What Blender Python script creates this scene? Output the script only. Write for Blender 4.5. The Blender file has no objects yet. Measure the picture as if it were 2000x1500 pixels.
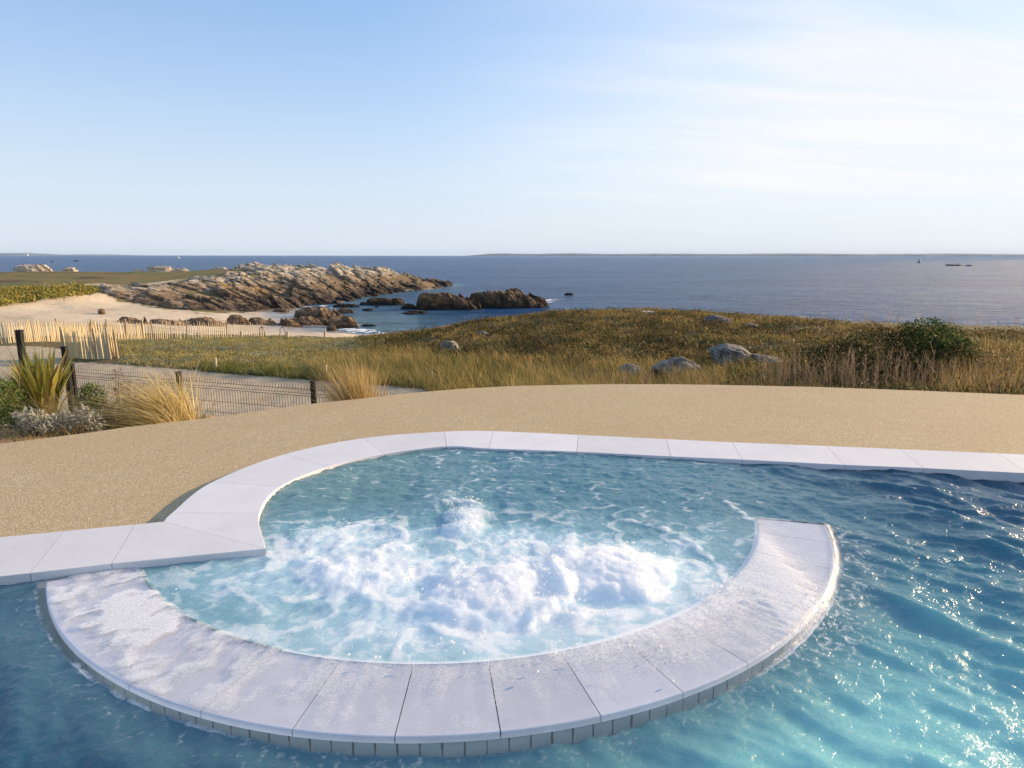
import bpy, bmesh, math, random
import numpy as np
from mathutils import Vector, Matrix

R = math.radians
rng = np.random.default_rng(7)
random.seed(7)
SC = bpy.context.scene
COL = SC.collection

# ------------------------------------------------------------------ camera, sky, sun, exposure
FPX, EYE = 1260.0, 1.7                       # focal length in px of a 2000 px wide frame; eye height over the spa rim
TILT = math.atan(251 / FPX)
cam = bpy.data.cameras.new('camera')
cam.sensor_width = 36.0
cam.lens = 36.0 * FPX / 2000
cam.clip_start, cam.clip_end = 0.05, 60000
cam_o = bpy.data.objects.new('camera', cam)
COL.objects.link(cam_o)
cam_o.location = (0, 0, EYE)
cam_o.rotation_euler = (R(90) - TILT, R(-0.08), 0)
SC.camera = cam_o

SUN_AZ, SUN_EL = R(63), R(15)                # azimuth clockwise from +Y (the view direction)
sun_dir = Vector((math.sin(SUN_AZ) * math.cos(SUN_EL), math.cos(SUN_AZ) * math.cos(SUN_EL), math.sin(SUN_EL)))
sun = bpy.data.lights.new('sun', 'SUN')
sun.energy, sun.angle, sun.color = 5.0, R(0.53), (1.0, 0.74, 0.45)
sun_o = bpy.data.objects.new('sun', sun)
COL.objects.link(sun_o)
sun_o.rotation_euler = sun_dir.to_track_quat('Z', 'Y').to_euler()

world = bpy.data.worlds.new('World')
SC.world = world
world.use_nodes = True
wt = world.node_tree
wt.nodes.clear()
def wn(kind, **kw):
    n = wt.nodes.new(kind)
    for k, v in kw.items():
        setattr(n, k, v)
    return n
def wl(a, b): wt.links.new(a, b)
def wmath(op, a, b=None, c=None, clamp=False):
    n = wn('ShaderNodeMath', operation=op, use_clamp=clamp)
    for i, v in enumerate((a, b, c)):
        if v is None: continue
        if isinstance(v, (int, float)): n.inputs[i].default_value = v
        else: wl(v, n.inputs[i])
    return n.outputs[0]
sky = wn('ShaderNodeTexSky', sky_type='NISHITA', sun_disc=False, sun_elevation=SUN_EL, sun_rotation=SUN_AZ,
         altitude=0, air_density=1.0, dust_density=0.25, ozone_density=2.2)
tc = wn('ShaderNodeTexCoord')
sp = wn('ShaderNodeSeparateXYZ'); wl(tc.outputs['Generated'], sp.inputs[0])
zc = wmath('MAXIMUM', sp.outputs['Z'], 0.0)
zz = wmath('ADD', zc, 0.16)
cu = wn('ShaderNodeCombineXYZ')
wl(wmath('DIVIDE', sp.outputs['X'], zz), cu.inputs[0]); wl(wmath('DIVIDE', sp.outputs['Y'], zz), cu.inputs[1])
mp = wn('ShaderNodeMapping'); mp.inputs['Rotation'].default_value = (0, 0, R(-16)); mp.inputs['Scale'].default_value = (0.35, 1.5, 1)
wl(cu.outputs[0], mp.inputs[0])
n1 = wn('ShaderNodeTexNoise'); n1.inputs['Scale'].default_value = 1.6; n1.inputs['Detail'].default_value = 8; n1.inputs['Roughness'].default_value = 0.56; n1.inputs['Distortion'].default_value = 0.5
wl(mp.outputs[0], n1.inputs['Vector'])
# cirrus veil thickens towards the right of the view
wr = wn('ShaderNodeMapRange', interpolation_type='SMOOTHSTEP'); wr.inputs[1].default_value = -0.22; wr.inputs[2].default_value = 0.42; wl(sp.outputs['X'], wr.inputs[0])
veil = wn('ShaderNodeMapRange', interpolation_type='SMOOTHSTEP'); veil.inputs[1].default_value = 0.36; veil.inputs[2].default_value = 0.74; wl(n1.outputs['Fac'], veil.inputs[0])
ztop = wn('ShaderNodeMapRange', interpolation_type='SMOOTHSTEP'); ztop.inputs[1].default_value = 0.46; ztop.inputs[2].default_value = 0.16; ztop.inputs[3].default_value = 0.35; ztop.inputs[4].default_value = 1.0; wl(sp.outputs['Z'], ztop.inputs[0])
zbot = wn('ShaderNodeMapRange', interpolation_type='SMOOTHSTEP'); zbot.inputs[1].default_value = 0.0; zbot.inputs[2].default_value = 0.12; wl(sp.outputs['Z'], zbot.inputs[0])
base_v = wmath('MULTIPLY', wmath('MULTIPLY', wr.outputs[0], ztop.outputs[0]), 0.56)
cf = wmath('MULTIPLY', wmath('MULTIPLY', wmath('MULTIPLY', wr.outputs[0], veil.outputs[0]), ztop.outputs[0]), 0.62)
cfac = wmath('MULTIPLY', wmath('ADD', cf, base_v), zbot.outputs[0], clamp=True)
# pale band of moist air low over the sea
hz = wn('ShaderNodeMapRange', interpolation_type='SMOOTHSTEP'); hz.inputs[1].default_value = 0.34; hz.inputs[2].default_value = -0.02; hz.inputs[3].default_value = 0.0; hz.inputs[4].default_value = 0.88; wl(sp.outputs['Z'], hz.inputs[0])
mixp = wn('ShaderNodeMix', data_type='RGBA'); mixp.inputs[0].default_value = 0.42; wl(sky.outputs[0], mixp.inputs[6]); mixp.inputs[7].default_value = (2.35, 3.5, 5.7, 1)
mixh = wn('ShaderNodeMix', data_type='RGBA'); wl(hz.outputs[0], mixh.inputs[0]); wl(mixp.outputs[2], mixh.inputs[6]); mixh.inputs[7].default_value = (3.7, 4.05, 4.55, 1)
mixc = wn('ShaderNodeMix', data_type='RGBA'); wl(cfac, mixc.inputs[0]); wl(mixh.outputs[2], mixc.inputs[6]); mixc.inputs[7].default_value = (4.85, 4.85, 4.9, 1)
bg = wn('ShaderNodeBackground'); bg.inputs['Strength'].default_value = 0.122
wl(mixc.outputs[2], bg.inputs['Color'])
wo = wn('ShaderNodeOutputWorld'); wl(bg.outputs[0], wo.inputs['Surface'])

SC.view_settings.view_transform = 'Standard'
SC.view_settings.look = 'None'
SC.view_settings.exposure = 0.72
SC.view_settings.gamma = 1.0
SC.render.engine = 'CYCLES'
SC.cycles.max_bounces = 8
SC.cycles.transparent_max_bounces = 16
SC.cycles.use_denoising = True
SC.cycles.caustics_reflective = False
SC.cycles.caustics_refractive = False

# ------------------------------------------------------------------ pixel <-> world
CT, ST = math.cos(TILT), math.sin(TILT)
def ray(px, py):
    a = (np.asarray(px, float) - 1000) / FPX; b = (750 - np.asarray(py, float)) / FPX
    return a, CT + b * ST, -ST + b * CT
def atz(px, py, z):
    a, dy, dz = ray(px, py); s = (z - EYE) / dz
    return a * s, dy * s
def atY(px, py, Y):
    a, dy, dz = ray(px, py); s = Y / dy
    return a * s, Y + 0 * s, EYE + dz * s
def proj(x, y, z):
    w = z - EYE
    d = y * CT - w * ST
    u = y * ST + w * CT
    d = np.maximum(d, 1e-3)
    return 1000 + FPX * x / d, 750 - FPX * u / d

# ------------------------------------------------------------------ noise
def _hash(ix, iy, iz, seed):
    h = (ix.astype(np.int64) * 374761393 + iy.astype(np.int64) * 668265263 + iz.astype(np.int64) * 2147483647 + seed * 974634777) & 0xFFFFFFFF
    h = ((h ^ (h >> 13)) * 1274126177) & 0xFFFFFFFF
    h = ((h ^ (h >> 16)) * 2246822519) & 0xFFFFFFFF
    return (h ^ (h >> 15)) & 0xFFFFFFFF
def hash01(ix, iy, seed, iz=None):
    ix = np.asarray(ix); iy = np.asarray(iy)
    if iz is None: iz = np.zeros_like(ix)
    return _hash(ix, iy, iz, seed) / 4294967295.0
def perlin2(x, y, seed=0):
    x = np.asarray(x, float); y = np.asarray(y, float)
    ix = np.floor(x); iy = np.floor(y); fx = x - ix; fy = y - iy
    ix = ix.astype(np.int64); iy = iy.astype(np.int64)
    u = fx * fx * fx * (fx * (fx * 6 - 15) + 10); v = fy * fy * fy * (fy * (fy * 6 - 15) + 10)
    def g(dx, dy):
        a = hash01(ix + dx, iy + dy, seed) * 2 * np.pi
        return np.cos(a) * (fx - dx) + np.sin(a) * (fy - dy)
    n0 = g(0, 0) * (1 - u) + g(1, 0) * u
    n1 = g(0, 1) * (1 - u) + g(1, 1) * u
    return (n0 * (1 - v) + n1 * v) * 1.41
def fbm2(x, y, octv=4, seed=0, gain=0.5):
    t = 0; a = 1.0; s = 0
    for i in range(octv):
        t = t + a * perlin2(x * 2 ** i, y * 2 ** i, seed + i * 17); s += a; a *= gain
    return t / s
def ridge2(x, y, octv=3, seed=0, gain=0.5):
    t = 0; a = 1.0; s = 0
    for i in range(octv):
        t = t + a * (1 - np.abs(perlin2(x * 2 ** i, y * 2 ** i, seed + i * 31))); s += a; a *= gain
    return t / s
def noise3(p, seed=0):
    x, y, z = p[:, 0], p[:, 1], p[:, 2]
    ix = np.floor(x); iy = np.floor(y); iz = np.floor(z)
    f = [x - ix, y - iy, z - iz]
    ix = ix.astype(np.int64); iy = iy.astype(np.int64); iz = iz.astype(np.int64)
    w = [t * t * (3 - 2 * t) for t in f]
    o = 0
    for dx in (0, 1):
        for dy in (0, 1):
            for dz in (0, 1):
                k = (w[0] if dx else 1 - w[0]) * (w[1] if dy else 1 - w[1]) * (w[2] if dz else 1 - w[2])
                o = o + k * hash01(ix + dx, iy + dy, seed, iz + dz)
    return o * 2 - 1
def fbm3(p, octv=4, seed=0):
    t = 0; a = 1; s = 0
    for i in range(octv):
        t = t + a * noise3(p * 2 ** i, seed + 13 * i); s += a; a *= .5
    return t / s
def slabs(x, y, cx, cy, dip, seed, rough=0.35, crack=.10):
    """Tilted rock slabs: nearest jittered cell gives a plane falling to +x, with random height."""
    gx = x / cx; gy = y / cy
    gx = gx + 0.25 * perlin2(x / cx * .7, y / cy * .7, seed + 5)
    ix = np.floor(gx).astype(np.int64); iy = np.floor(gy).astype(np.int64)
    best = np.full(x.shape, 1e9); sec = best.copy(); out = np.zeros(x.shape); hid = np.zeros(x.shape)
    for dx in (-1, 0, 1):
        for dy in (-1, 0, 1):
            jx = ix + dx; jy = iy + dy
            sx = jx + hash01(jx, jy, seed); sy = jy + hash01(jx, jy, seed + 1)
            d = np.abs(gx - sx) ** 1.6 + np.abs(gy - sy) ** 1.6
            m = d < best
            r = hash01(jx, jy, seed + 2)
            hz_ = (r - .5) * rough * cx - dip * (gx - sx) * cx + (hash01(jx, jy, seed + 3) - .35) * .25 * (gy - sy) * cy
            sec = np.where(m, best, np.minimum(sec, d))
            out = np.where(m, hz_, out); hid = np.where(m, r, hid); best = np.where(m, d, best)
    return out - crack * cx * sstep(.16, .0, sec - best), hid
def sstep(a, b, x):
    t = np.clip((x - a) / (b - a), 0, 1); return t * t * (3 - 2 * t)
def in_poly(px, py, poly):
    ins = np.zeros(np.shape(px), bool); n = len(poly)
    for i in range(n):
        x0, y0 = poly[i]; x1, y1 = poly[(i + 1) % n]
        if y0 == y1: continue
        c = ((y0 > py) != (y1 > py)) & (px < (x1 - x0) * (py - y0) / (y1 - y0) + x0)
        ins ^= c
    return ins
def dist_line(px, py, pts):
    d = np.full(np.shape(px), 1e9)
    for (x0, y0), (x1, y1) in zip(pts[:-1], pts[1:]):
        L2 = (x1 - x0) ** 2 + (y1 - y0) ** 2
        t = np.clip(((px - x0) * (x1 - x0) + (py - y0) * (y1 - y0)) / L2, 0, 1)
        d = np.minimum(d, np.hypot(px - x0 - t * (x1 - x0), py - y0 - t * (y1 - y0)))
    return d

# ------------------------------------------------------------------ mesh and object helpers
def mesh(name, V, F, mats=None, smooth=True, attrs=None, midx=None):
    """F: list of (n,k) index arrays."""
    me = bpy.data.meshes.new(name)
    V = np.ascontiguousarray(V, np.float32)
    F = [np.asarray(f, np.int32) for f in F if len(f)]
    me.vertices.add(len(V)); me.vertices.foreach_set('co', V.ravel())
    li = np.concatenate([f.ravel() for f in F]); tot = np.concatenate([np.full(len(f), f.shape[1], np.int32) for f in F])
    st = np.concatenate([[0], np.cumsum(tot)[:-1]]).astype(np.int32)
    me.loops.add(len(li)); me.loops.foreach_set('vertex_index', li)
    me.polygons.add(len(tot)); me.polygons.foreach_set('loop_start', st)
    me.update(calc_edges=True)
    me.polygons.foreach_set('use_smooth', np.full(len(tot), smooth, bool))
    if midx is not None: me.polygons.foreach_set('material_index', np.asarray(midx, np.int32))
    for k, v in (attrs or {}).items():
        v = np.asarray(v, np.float32)
        if v.ndim == 1:
            me.attributes.new(k, 'FLOAT', 'POINT').data.foreach_set('value', v)
        else:
            if v.shape[1] == 3: v = np.c_[v, np.ones(len(v), np.float32)]
            me.attributes.new(k, 'FLOAT_COLOR', 'POINT').data.foreach_set('color', np.ascontiguousarray(v).ravel())
    for m in (mats if isinstance(mats, (list, tuple)) else [mats] if mats else []):
        me.materials.append(m)
    return me
def obj(name, me, parent=None, loc=None):
    o = bpy.data.objects.new(name, me); COL.objects.link(o)
    if parent: o.parent = parent
    if loc is not None: o.location = loc
    return o
def thing(name, label, cat, loc=(0, 0, 0), rz=0, group=None, me=None):
    o = obj(name, me, None, loc); o.rotation_euler = (0, 0, rz)
    if me is None: o.empty_display_size = 0.1
    o['label'] = label; o['category'] = cat
    if group: o['group'] = group
    return o
def kind(o, k, label=None, cat=None):
    o['kind'] = k
    if label: o['label'] = label
    if cat: o['category'] = cat
    return o
def grid_faces(nr, nc, wrap=False):
    r = np.arange(nr - 1)[:, None]; c = np.arange(nc if wrap else nc - 1)[None, :]
    a = r * nc + c; b = r * nc + (c + 1) % nc
    return np.stack([a, b, b + nc, a + nc], -1).reshape(-1, 4)
def join(parts):
    """parts: list of (V, [F...], attrs dict)"""
    V, F, A, off = [], {}, {}, 0
    for p in parts:
        v, fs = p[0], p[1]
        V.append(v)
        for f in fs:
            f = np.asarray(f)
            if len(f): F.setdefault(f.shape[1], []).append(f + off)
        for k, a in (p[2] if len(p) > 2 else {}).items(): A.setdefault(k, []).append(a)
        off += len(v)
    return np.concatenate(V), [np.concatenate(f) for f in F.values()], {k: np.concatenate(a) for k, a in A.items()}
def tube(pts, rad, sides=6, caps=True):
    pts = np.asarray(pts, float); n = len(pts); rad = np.broadcast_to(rad, n)
    V = []
    for i in range(n):
        t = pts[min(i + 1, n - 1)] - pts[max(i - 1, 0)]; t = t / (np.linalg.norm(t) + 1e-9)
        u = np.cross(t, (0, 0, 1.0) if abs(t[2]) < .9 else (1.0, 0, 0)); u /= np.linalg.norm(u); w = np.cross(t, u)
        a = np.arange(sides) / sides * 2 * np.pi
        V.append(pts[i] + rad[i] * (np.cos(a)[:, None] * u + np.sin(a)[:, None] * w))
    F = [grid_faces(n, sides, True)]
    if caps:
        F.append(np.arange(sides)[None, ::-1]); F.append((np.arange(sides) + (n - 1) * sides)[None])
    return np.concatenate(V), F
def box(x0, x1, y0, y1, z0, z1):
    V = np.array([(x, y, z) for z in (z0, z1) for y in (y0, y1) for x in (x0, x1)], float)
    return V, [np.array([(0, 2, 3, 1), (4, 5, 7, 6), (0, 1, 5, 4), (2, 6, 7, 3), (0, 4, 6, 2), (1, 3, 7, 5)])]
def bevelled(V, F, w=0.004, seg=2):
    bm = bmesh.new()
    vs = [bm.verts.new(v) for v in V]
    for f in F:
        for q in f: bm.faces.new([vs[int(i)] for i in q])
    bmesh.ops.recalc_face_normals(bm, faces=bm.faces)
    bmesh.ops.bevel(bm, geom=list(bm.edges), offset=w, segments=seg, affect='EDGES', profile=.6)
    return bm
def bm_mesh(name, bm, mat, smooth=False):
    me = bpy.data.meshes.new(name); bm.to_mesh(me); bm.free(); me.materials.append(mat)
    if smooth: me.polygons.foreach_set('use_smooth', np.ones(len(me.polygons), bool))
    return me

# ------------------------------------------------------------------ material helpers
class NT:
    def __init__(s, name):
        s.m = bpy.data.materials.new(name); s.m.use_nodes = True; s.t = s.m.node_tree; s.t.nodes.clear()
        s.out = s.n('ShaderNodeOutputMaterial')
    def n(s, k, inp=None, **kw):
        n = s.t.nodes.new(k)
        for a, v in kw.items(): setattr(n, a, v)
        for a, v in (inp or {}).items(): s.put(n.inputs[a], v)
        return n
    def put(s, sock, v):
        if isinstance(v, bpy.types.NodeSocket): s.t.links.new(v, sock)
        elif isinstance(v, tuple) and len(v) == 3 and sock.type == 'RGBA': sock.default_value = (*v, 1)
        else: sock.default_value = v
    def attr(s, name, what='Fac'): return s.n('ShaderNodeAttribute', attribute_name=name).outputs[what]
    def pos(s): return s.n('ShaderNodeNewGeometry').outputs['Position']
    def opos(s): return s.n('ShaderNodeTexCoord').outputs['Object']
    def mapping(s, v, scale=(1, 1, 1), rot=(0, 0, 0)): return s.n('ShaderNodeMapping', {'Vector': v, 'Scale': scale, 'Rotation': rot}).outputs[0]
    def noise(s, v, scale, detail=4, rough=.55, dist=0, what='Fac'):
        return s.n('ShaderNodeTexNoise', {'Vector': v, 'Scale': scale, 'Detail': detail, 'Roughness': rough, 'Distortion': dist}).outputs[what]
    def vor(s, v, scale, what='Distance', feature='F1'): return s.n('ShaderNodeTexVoronoi', {'Vector': v, 'Scale': scale}, feature=feature).outputs[what]
    def math(s, op, a, b=0.0, c=0.0, clamp=False):
        n = s.n('ShaderNodeMath', operation=op, use_clamp=clamp)
        for i, v in enumerate((a, b, c)): s.put(n.inputs[i], v)
        return n.outputs[0]
    def ramp(s, f, a, b, c=0.0, d=1.0, smooth=True):
        return s.n('ShaderNodeMapRange', {0: f, 1: a, 2: b, 3: c, 4: d}, interpolation_type='SMOOTHSTEP' if smooth else 'LINEAR').outputs[0]
    def mix(s, f, a, b, blend='MIX'):
        n = s.t.nodes.new('ShaderNodeMix'); n.data_type = 'RGBA'; n.blend_type = blend
        s.put(n.inputs[0], f); s.put(n.inputs[6], a); s.put(n.inputs[7], b)
        return n.outputs[2]
    def bump(s, h, strength=.5, dist=.01, normal=None):
        i = {'Height': h, 'Strength': strength, 'Distance': dist}
        if normal is not None: i['Normal'] = normal
        return s.n('ShaderNodeBump', i).outputs[0]
    def bsdf(s, **k):
        return s.n('ShaderNodeBsdfPrincipled', {a.replace('_', ' '): v for a, v in k.items()}).outputs[0]
    def mixs(s, f, a, b): return s.n('ShaderNodeMixShader', {0: f, 1: a, 2: b}).outputs[0]
    def done(s, sh): s.t.links.new(sh, s.out.inputs['Surface']); return s.m
M = {}
def simple(name, col, rough=.6, var=.25, scale=12, bump=.2, dist=.004, metal=0.0):
    t = NT(name); p = t.opos()
    n = t.noise(p, scale, 6)
    c = t.mix(n, tuple(x * (1 - var) for x in col), tuple(min(1, x * (1 + var)) for x in col))
    M[name] = t.done(t.bsdf(Base_Color=c, Roughness=rough, Metallic=metal, Normal=t.bump(n, bump, dist)))
    return M[name]
def foliage_mat(name, trans=.35, rough=.55):
    t = NT(name); c = t.attr('col', 'Color')
    n = t.noise(t.pos(), 30, 3)
    c = t.mix(1.0, c, t.mix(n, (.7, .7, .7), (1.3, 1.3, 1.3)), 'MULTIPLY')
    a = t.bsdf(Base_Color=c, Roughness=rough, Specular_IOR_Level=.10)
    b = t.n('ShaderNodeBsdfTranslucent', {'Color': c}).outputs[0]
    M[name] = t.done(t.mixs(trans, a, b)); return M[name]
foliage_mat('leaf', .35); foliage_mat('straw', .4, .6)

# ------------------------------------------------------------------ terrain
SEA = -6.3
ctrl = []
def cz(px, py, z):
    x, y = atz(px, py, z); ctrl.append((float(x), float(y), z))
def cY(px, py, Y):
    x, y, z = atY(px, py, Y); ctrl.append((float(x), float(y), float(z)))
def cw(x, y, z): ctrl.append((x, y, z))
# under and beside the terrace
for x, y in ((-12, 3), (-8, 3.5), (-4, 3), (0, 4), (4, 3), (9, 4), (14, 3), (-1.5, 6.5), (1.5, 7), (4.5, 6.5), (8, 5.5), (0, 1.5), (20, 6)): cw(x, y, -.45)
for px, py, z in ((-120, 850, -.02), (15, 846, -.03), (100, 842, -.08), (200, 832, -.16), (300, 822, -.3), (400, 812, -.42)): cz(px, py, z)
for x, y, z in ((-12, 10.5, -1.2), (-7.3, 10.6, -1.4), (-5.2, 9.9, -1.4), (-2.9, 9.3, -1.4), (-1.2, 9.6, -1.3), (.5, 10, -1.25), (3, 10.2, -1.2), (6, 10, -1.1), (9, 9.5, -1.0), (-6.5, 8.3, -.85), (-4.2, 7.9, -.8), (-2.6, 8.4, -.85)): cw(x, y, z)
for px, py, z in ((-200, 745, -1.95), (100, 740, -1.9), (300, 728, -1.9), (500, 745, -1.85), (700, 760, -1.7), (880, 755, -1.65), (1050, 738, -1.7), (1225, 730, -1.65), (1320, 735, -1.65), (1480, 728, -1.6), (1600, 735, -1.5), (1800, 742, -1.5), (2000, 745, -1.4), (2250, 745, -1.3)): cz(px, py, z)
for px, py, Y in ((2300, 668, 27), (2000, 657, 27), (1800, 650, 27), (1600, 633, 28), (1400, 620, 30), (1265, 608, 32), (1100, 612, 33), (1000, 622, 33), (900, 637, 33), (800, 653, 34), (740, 660, 36)): cY(px, py, Y)
for px, py, Y in ((2300, 640, 60), (2000, 640, 55), (1700, 640, 50), (1400, 640, 48), (1200, 650, 46), (1050, 665, 46), (900, 682, 45)): cY(px, py, Y)
for x, y in ((60, 75), (35, 72), (18, 65), (8, 60), (0, 58), (-5, 60)): cw(x, y, -8.5)
for px, py, z in ((-200, 702, -2.1), (60, 690, -2.1), (180, 702, -2.15), (-150, 673, -2.1), (20, 672, -2.1), (120, 669, -2.4), (260, 665, -2.85), (390, 661, -3.5), (510, 658, -4.25), (250, 692, -2.05), (350, 690, -2.15), (470, 685, -2.3), (600, 700, -2.3), (700, 692, -2.15), (600, 668, -3.4), (690, 664, -3.3), (560, 656, -4.5), (640, 654, -5.0), (700, 654, -5.7)): cz(px, py, z)
# cove beach, falling into the water
for px, py, z in ((-200, 625, -3.9), (0, 640, -4.2), (120, 625, -4.4), (300, 640, -4.9), (420, 645, -5.4), (100, 600, -4.1), (0, 606, -3.95), (250, 592, -4.3), (330, 605, -4.9), (460, 613, -5.6), (450, 640, -5.6), (540, 640, -5.9), (600, 648, -6.1), (690, 652, -6.3), (745, 654, -6.35), (560, 606, -6.1), (600, 614, -6.2), (700, 598, -6.6), (640, 636, -6.25), (680, 630, -6.5), (760, 640, -6.9), (800, 620, -7.5), (850, 600, -8.5), (900, 640, -8), (1000, 630, -9), (950, 580, -10)): cz(px, py, z)
# heath plateau of the far side of the cove
for px, py, z in ((-250, 592, -3.4), (0, 590, -3.4), (100, 580, -3.2), (185, 570, -3.0), (100, 562, -2.8), (0, 560, -2.7), (-200, 558, -2.6), (220, 552, -2.7), (320, 545, -2.5), (300, 533, -2.2), (100, 533, -2.2), (-200, 535, -2.2), (380, 533, -2.2)): cz(px, py, z)
for px, Y in ((-300, 215), (100, 215), (300, 210), (420, 205)):
    a, dy, dz = ray(px, 520); cw(float(a / dy * Y), Y, -8.5)
# headland
for px, py, Y in ((400, 530, 150), (480, 527, 148), (560, 525, 142), (650, 527, 146), (750, 529, 157), (800, 541, 166), (848, 552, 180), (450, 560, 106), (600, 561, 120), (520, 580, 108), (700, 565, 138), (350, 566, 97), (300, 560, 100), (420, 590, 94), (300, 580, 88), (780, 560, 152)): cY(px, py, Y)
for px, py, z in ((480, 606, -5.9), (600, 598, -6.4), (700, 585, -6.5), (800, 571, -6.6), (870, 557, -6.7)): cz(px, py, z)
for x, y in ((-60, 190), (-45, 185), (-30, 178), (-20, 200), (-10, 165), (-5, 190), (-8, 140), (0, 110), (-14, 125)): cw(x, y, -9.5)
CT_ = np.array(ctrl)
def _lp(x, y): return np.stack([np.arctan2(x, np.maximum(y, .2)) * 2.2, np.log(np.hypot(x, y) + .3) * 1.6], -1)
_lc = _lp(CT_[:, 0], CT_[:, 1])
_K = np.sqrt(((_lc[:, None] - _lc[None]) ** 2).sum(-1) + .03 ** 2)
_A = np.zeros((len(_lc) + 1,) * 2); _A[:-1, :-1] = _K - 1e-4 * np.eye(len(_lc)); _A[-1, :-1] = 1; _A[:-1, -1] = 1
_W = np.linalg.solve(_A, np.r_[CT_[:, 2], 0])
def ground_z(x, y, detail=True):
    x = np.asarray(x, float); y = np.asarray(y, float); sh = np.broadcast(x, y).shape
    x = np.broadcast_to(x, sh).ravel(); y = np.broadcast_to(y, sh).ravel()
    out = np.empty(len(x))
    for i in range(0, len(x), 40000):
        q = _lp(x[i:i + 40000], y[i:i + 40000])
        out[i:i + 40000] = np.sqrt(((q[:, None] - _lc[None]) ** 2).sum(-1) + .03 ** 2) @ _W[:-1] + _W[-1]
    if detail:
        r = np.hypot(x, y)
        out = out + sstep(11, 16, r) * (.14 * fbm2(x / 3.1, y / 3.1, 4, 3) + .2 * sstep(60, 110, r) * fbm2(x / 9, y / 9, 3, 4))
    return out.reshape(sh)
def on_ground(px, py, lo=4., hi=300.):
    """first hit of the view ray through a photo pixel with the terrain"""
    Y = np.geomspace(lo, hi, 900); x, y, z = atY(px, py, Y)
    g = ground_z(x, y)
    k = np.argmax(z <= g) if (z <= g).any() else len(Y) - 1
    return float(x[k]), float(y[k]), float(g[k])

PATH = [(-400, 677), (60, 677), (125, 684), (132, 707), (235, 713), (400, 726), (520, 736), (640, 745), (720, 749), (800, 757), (880, 763), (900, 850), (-400, 950)]
BEACH = [(-300, 604), (0, 598), (30, 588), (60, 592), (85, 583), (110, 582), (165, 578), (195, 571), (230, 590), (330, 604), (430, 614), (540, 608), (620, 606), (700, 598), (800, 600), (820, 655), (745, 655), (700, 661), (640, 660), (520, 655), (300, 652), (-300, 668)]
TRAIL = [[(-300, 577), (0, 567), (90, 560), (190, 557), (250, 561), (300, 555), (345, 549), (372, 545)]]
NA, NR = 760, 560
az = np.linspace(R(-62), R(66), NA); rr = np.geomspace(4.6, 260, NR)
gx = rr[:, None] * np.sin(az)[None]; gy = rr[:, None] * np.cos(az)[None]
gz = ground_z(gx, gy)
gx, gy, gz = gx.ravel(), gy.ravel(), gz.ravel()
gpx, gpy = proj(gx, gy, gz); grd = np.hypot(gx, gy)
nA = fbm2(gx / 2.2, gy / 2.2, 4, 21); nB = fbm2(gx / .5, gy / .5, 3, 22); nC = fbm2(gx / 9, gy / 9, 3, 23)
def lerp(a, b, t): return a * (1 - t[:, None]) + np.asarray(b) * t[:, None]
col = np.tile(np.array((.115, .090, .040)), (len(gx), 1))
col = lerp(col, (.085, .085, .030), sstep(-.2, .3, nA)); col = lerp(col, (.21, .16, .075), sstep(.1, .45, nB))
far = sstep(70, 95, grd)
pcol = np.tile(np.array((.19, .135, .050)), (len(gx), 1)); pcol = lerp(pcol, (.125, .13, .040), sstep(-.15, .25, nA + nC)); pcol = lerp(pcol, (.10, .062, .035), sstep(.12, .4, nC - .3 * nA) * ((gpy < 556) & (gpx < 260)))
col = col * (1 - far[:, None]) + pcol * far[:, None]
for t in TRAIL:
    col = lerp(col, (.50, .40, .25), far * sstep(3.0, .8, dist_line(gpx, gpy, t) + nB * 2.2) * sstep(375, 330, gpx))
wob = nA * 5
beach = in_poly(gpx, gpy + wob, BEACH) & (grd > 45)
sand = lerp(np.tile(np.array((.60, .49, .345)), (len(gx), 1)), (.50, .40, .28), sstep(-.2, .4, nC))
wet = sstep(SEA + .75, SEA + .15, gz + .15 * nC)
sand = lerp(sand, (.30, .255, .205), wet)
weed = sstep(.24, .40, fbm2(gx / 5, gy / 1.3, 5, 29)) * (.35 + .65 * sstep(200, 420, gpx))
sand = lerp(sand, (.10, .075, .05), weed * .8)
under = gz < SEA + .05
bm_ = (beach | (under & (grd > 45))).astype(float)
col = lerp(col, sand, bm_) if False else col * (1 - bm_[:, None]) + sand * bm_[:, None]
hl = sstep(415, 450, gpx) * sstep(910, 890, gpx) * (grd > 80) * (gz > SEA + .05) * (1 - beach)
col = col * (1 - hl[:, None]) + np.array((.17, .12, .07)) * hl[:, None]
near_bed = (grd < 9.6) & (gx < 0) & (gpx < 760)
path = (in_poly(gpx, gpy + nB * 3, PATH) & (gy > 8.4)).astype(float)
pc = lerp(np.tile(np.array((.43, .35, .245)), (len(gx), 1)), (.36, .285, .19), sstep(-.1, .4, nA)); pc = lerp(pc, (.22, .19, .14), sstep(.3, .5, nB) * .6)
col = col * (1 - path[:, None]) + pc * path[:, None]
bed = sstep(9.2, 8.2, gy) * (gx < -1)
col = col * (1 - bed[:, None]) + np.array((.33, .21, .105)) * bed[:, None]
t = NT('terrain'); c = t.attr('col', 'Color'); p = t.pos()
n = t.noise(p, 3.0, 8, .6); nf = t.noise(p, 45, 4, .65)
c = t.mix(1.0, c, t.mix(n, (.72, .72, .72), (1.28, 1.28, 1.28)), 'MULTIPLY')
c = t.mix(1.0, c, t.mix(nf, (.72, .72, .72), (1.28, 1.28, 1.28)), 'MULTIPLY')
wetf = t.attr('wet')
rgh = t.math('SUBTRACT', .92, t.math('MULTIPLY', wetf, .72))
M['terrain'] = t.done(t.bsdf(Base_Color=c, Roughness=rgh, Specular_IOR_Level=t.math('ADD', .2, t.math('MULTIPLY', wetf, .35)), Normal=t.bump(nf, .5, .03, t.bump(n, .5, .12))))
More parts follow.
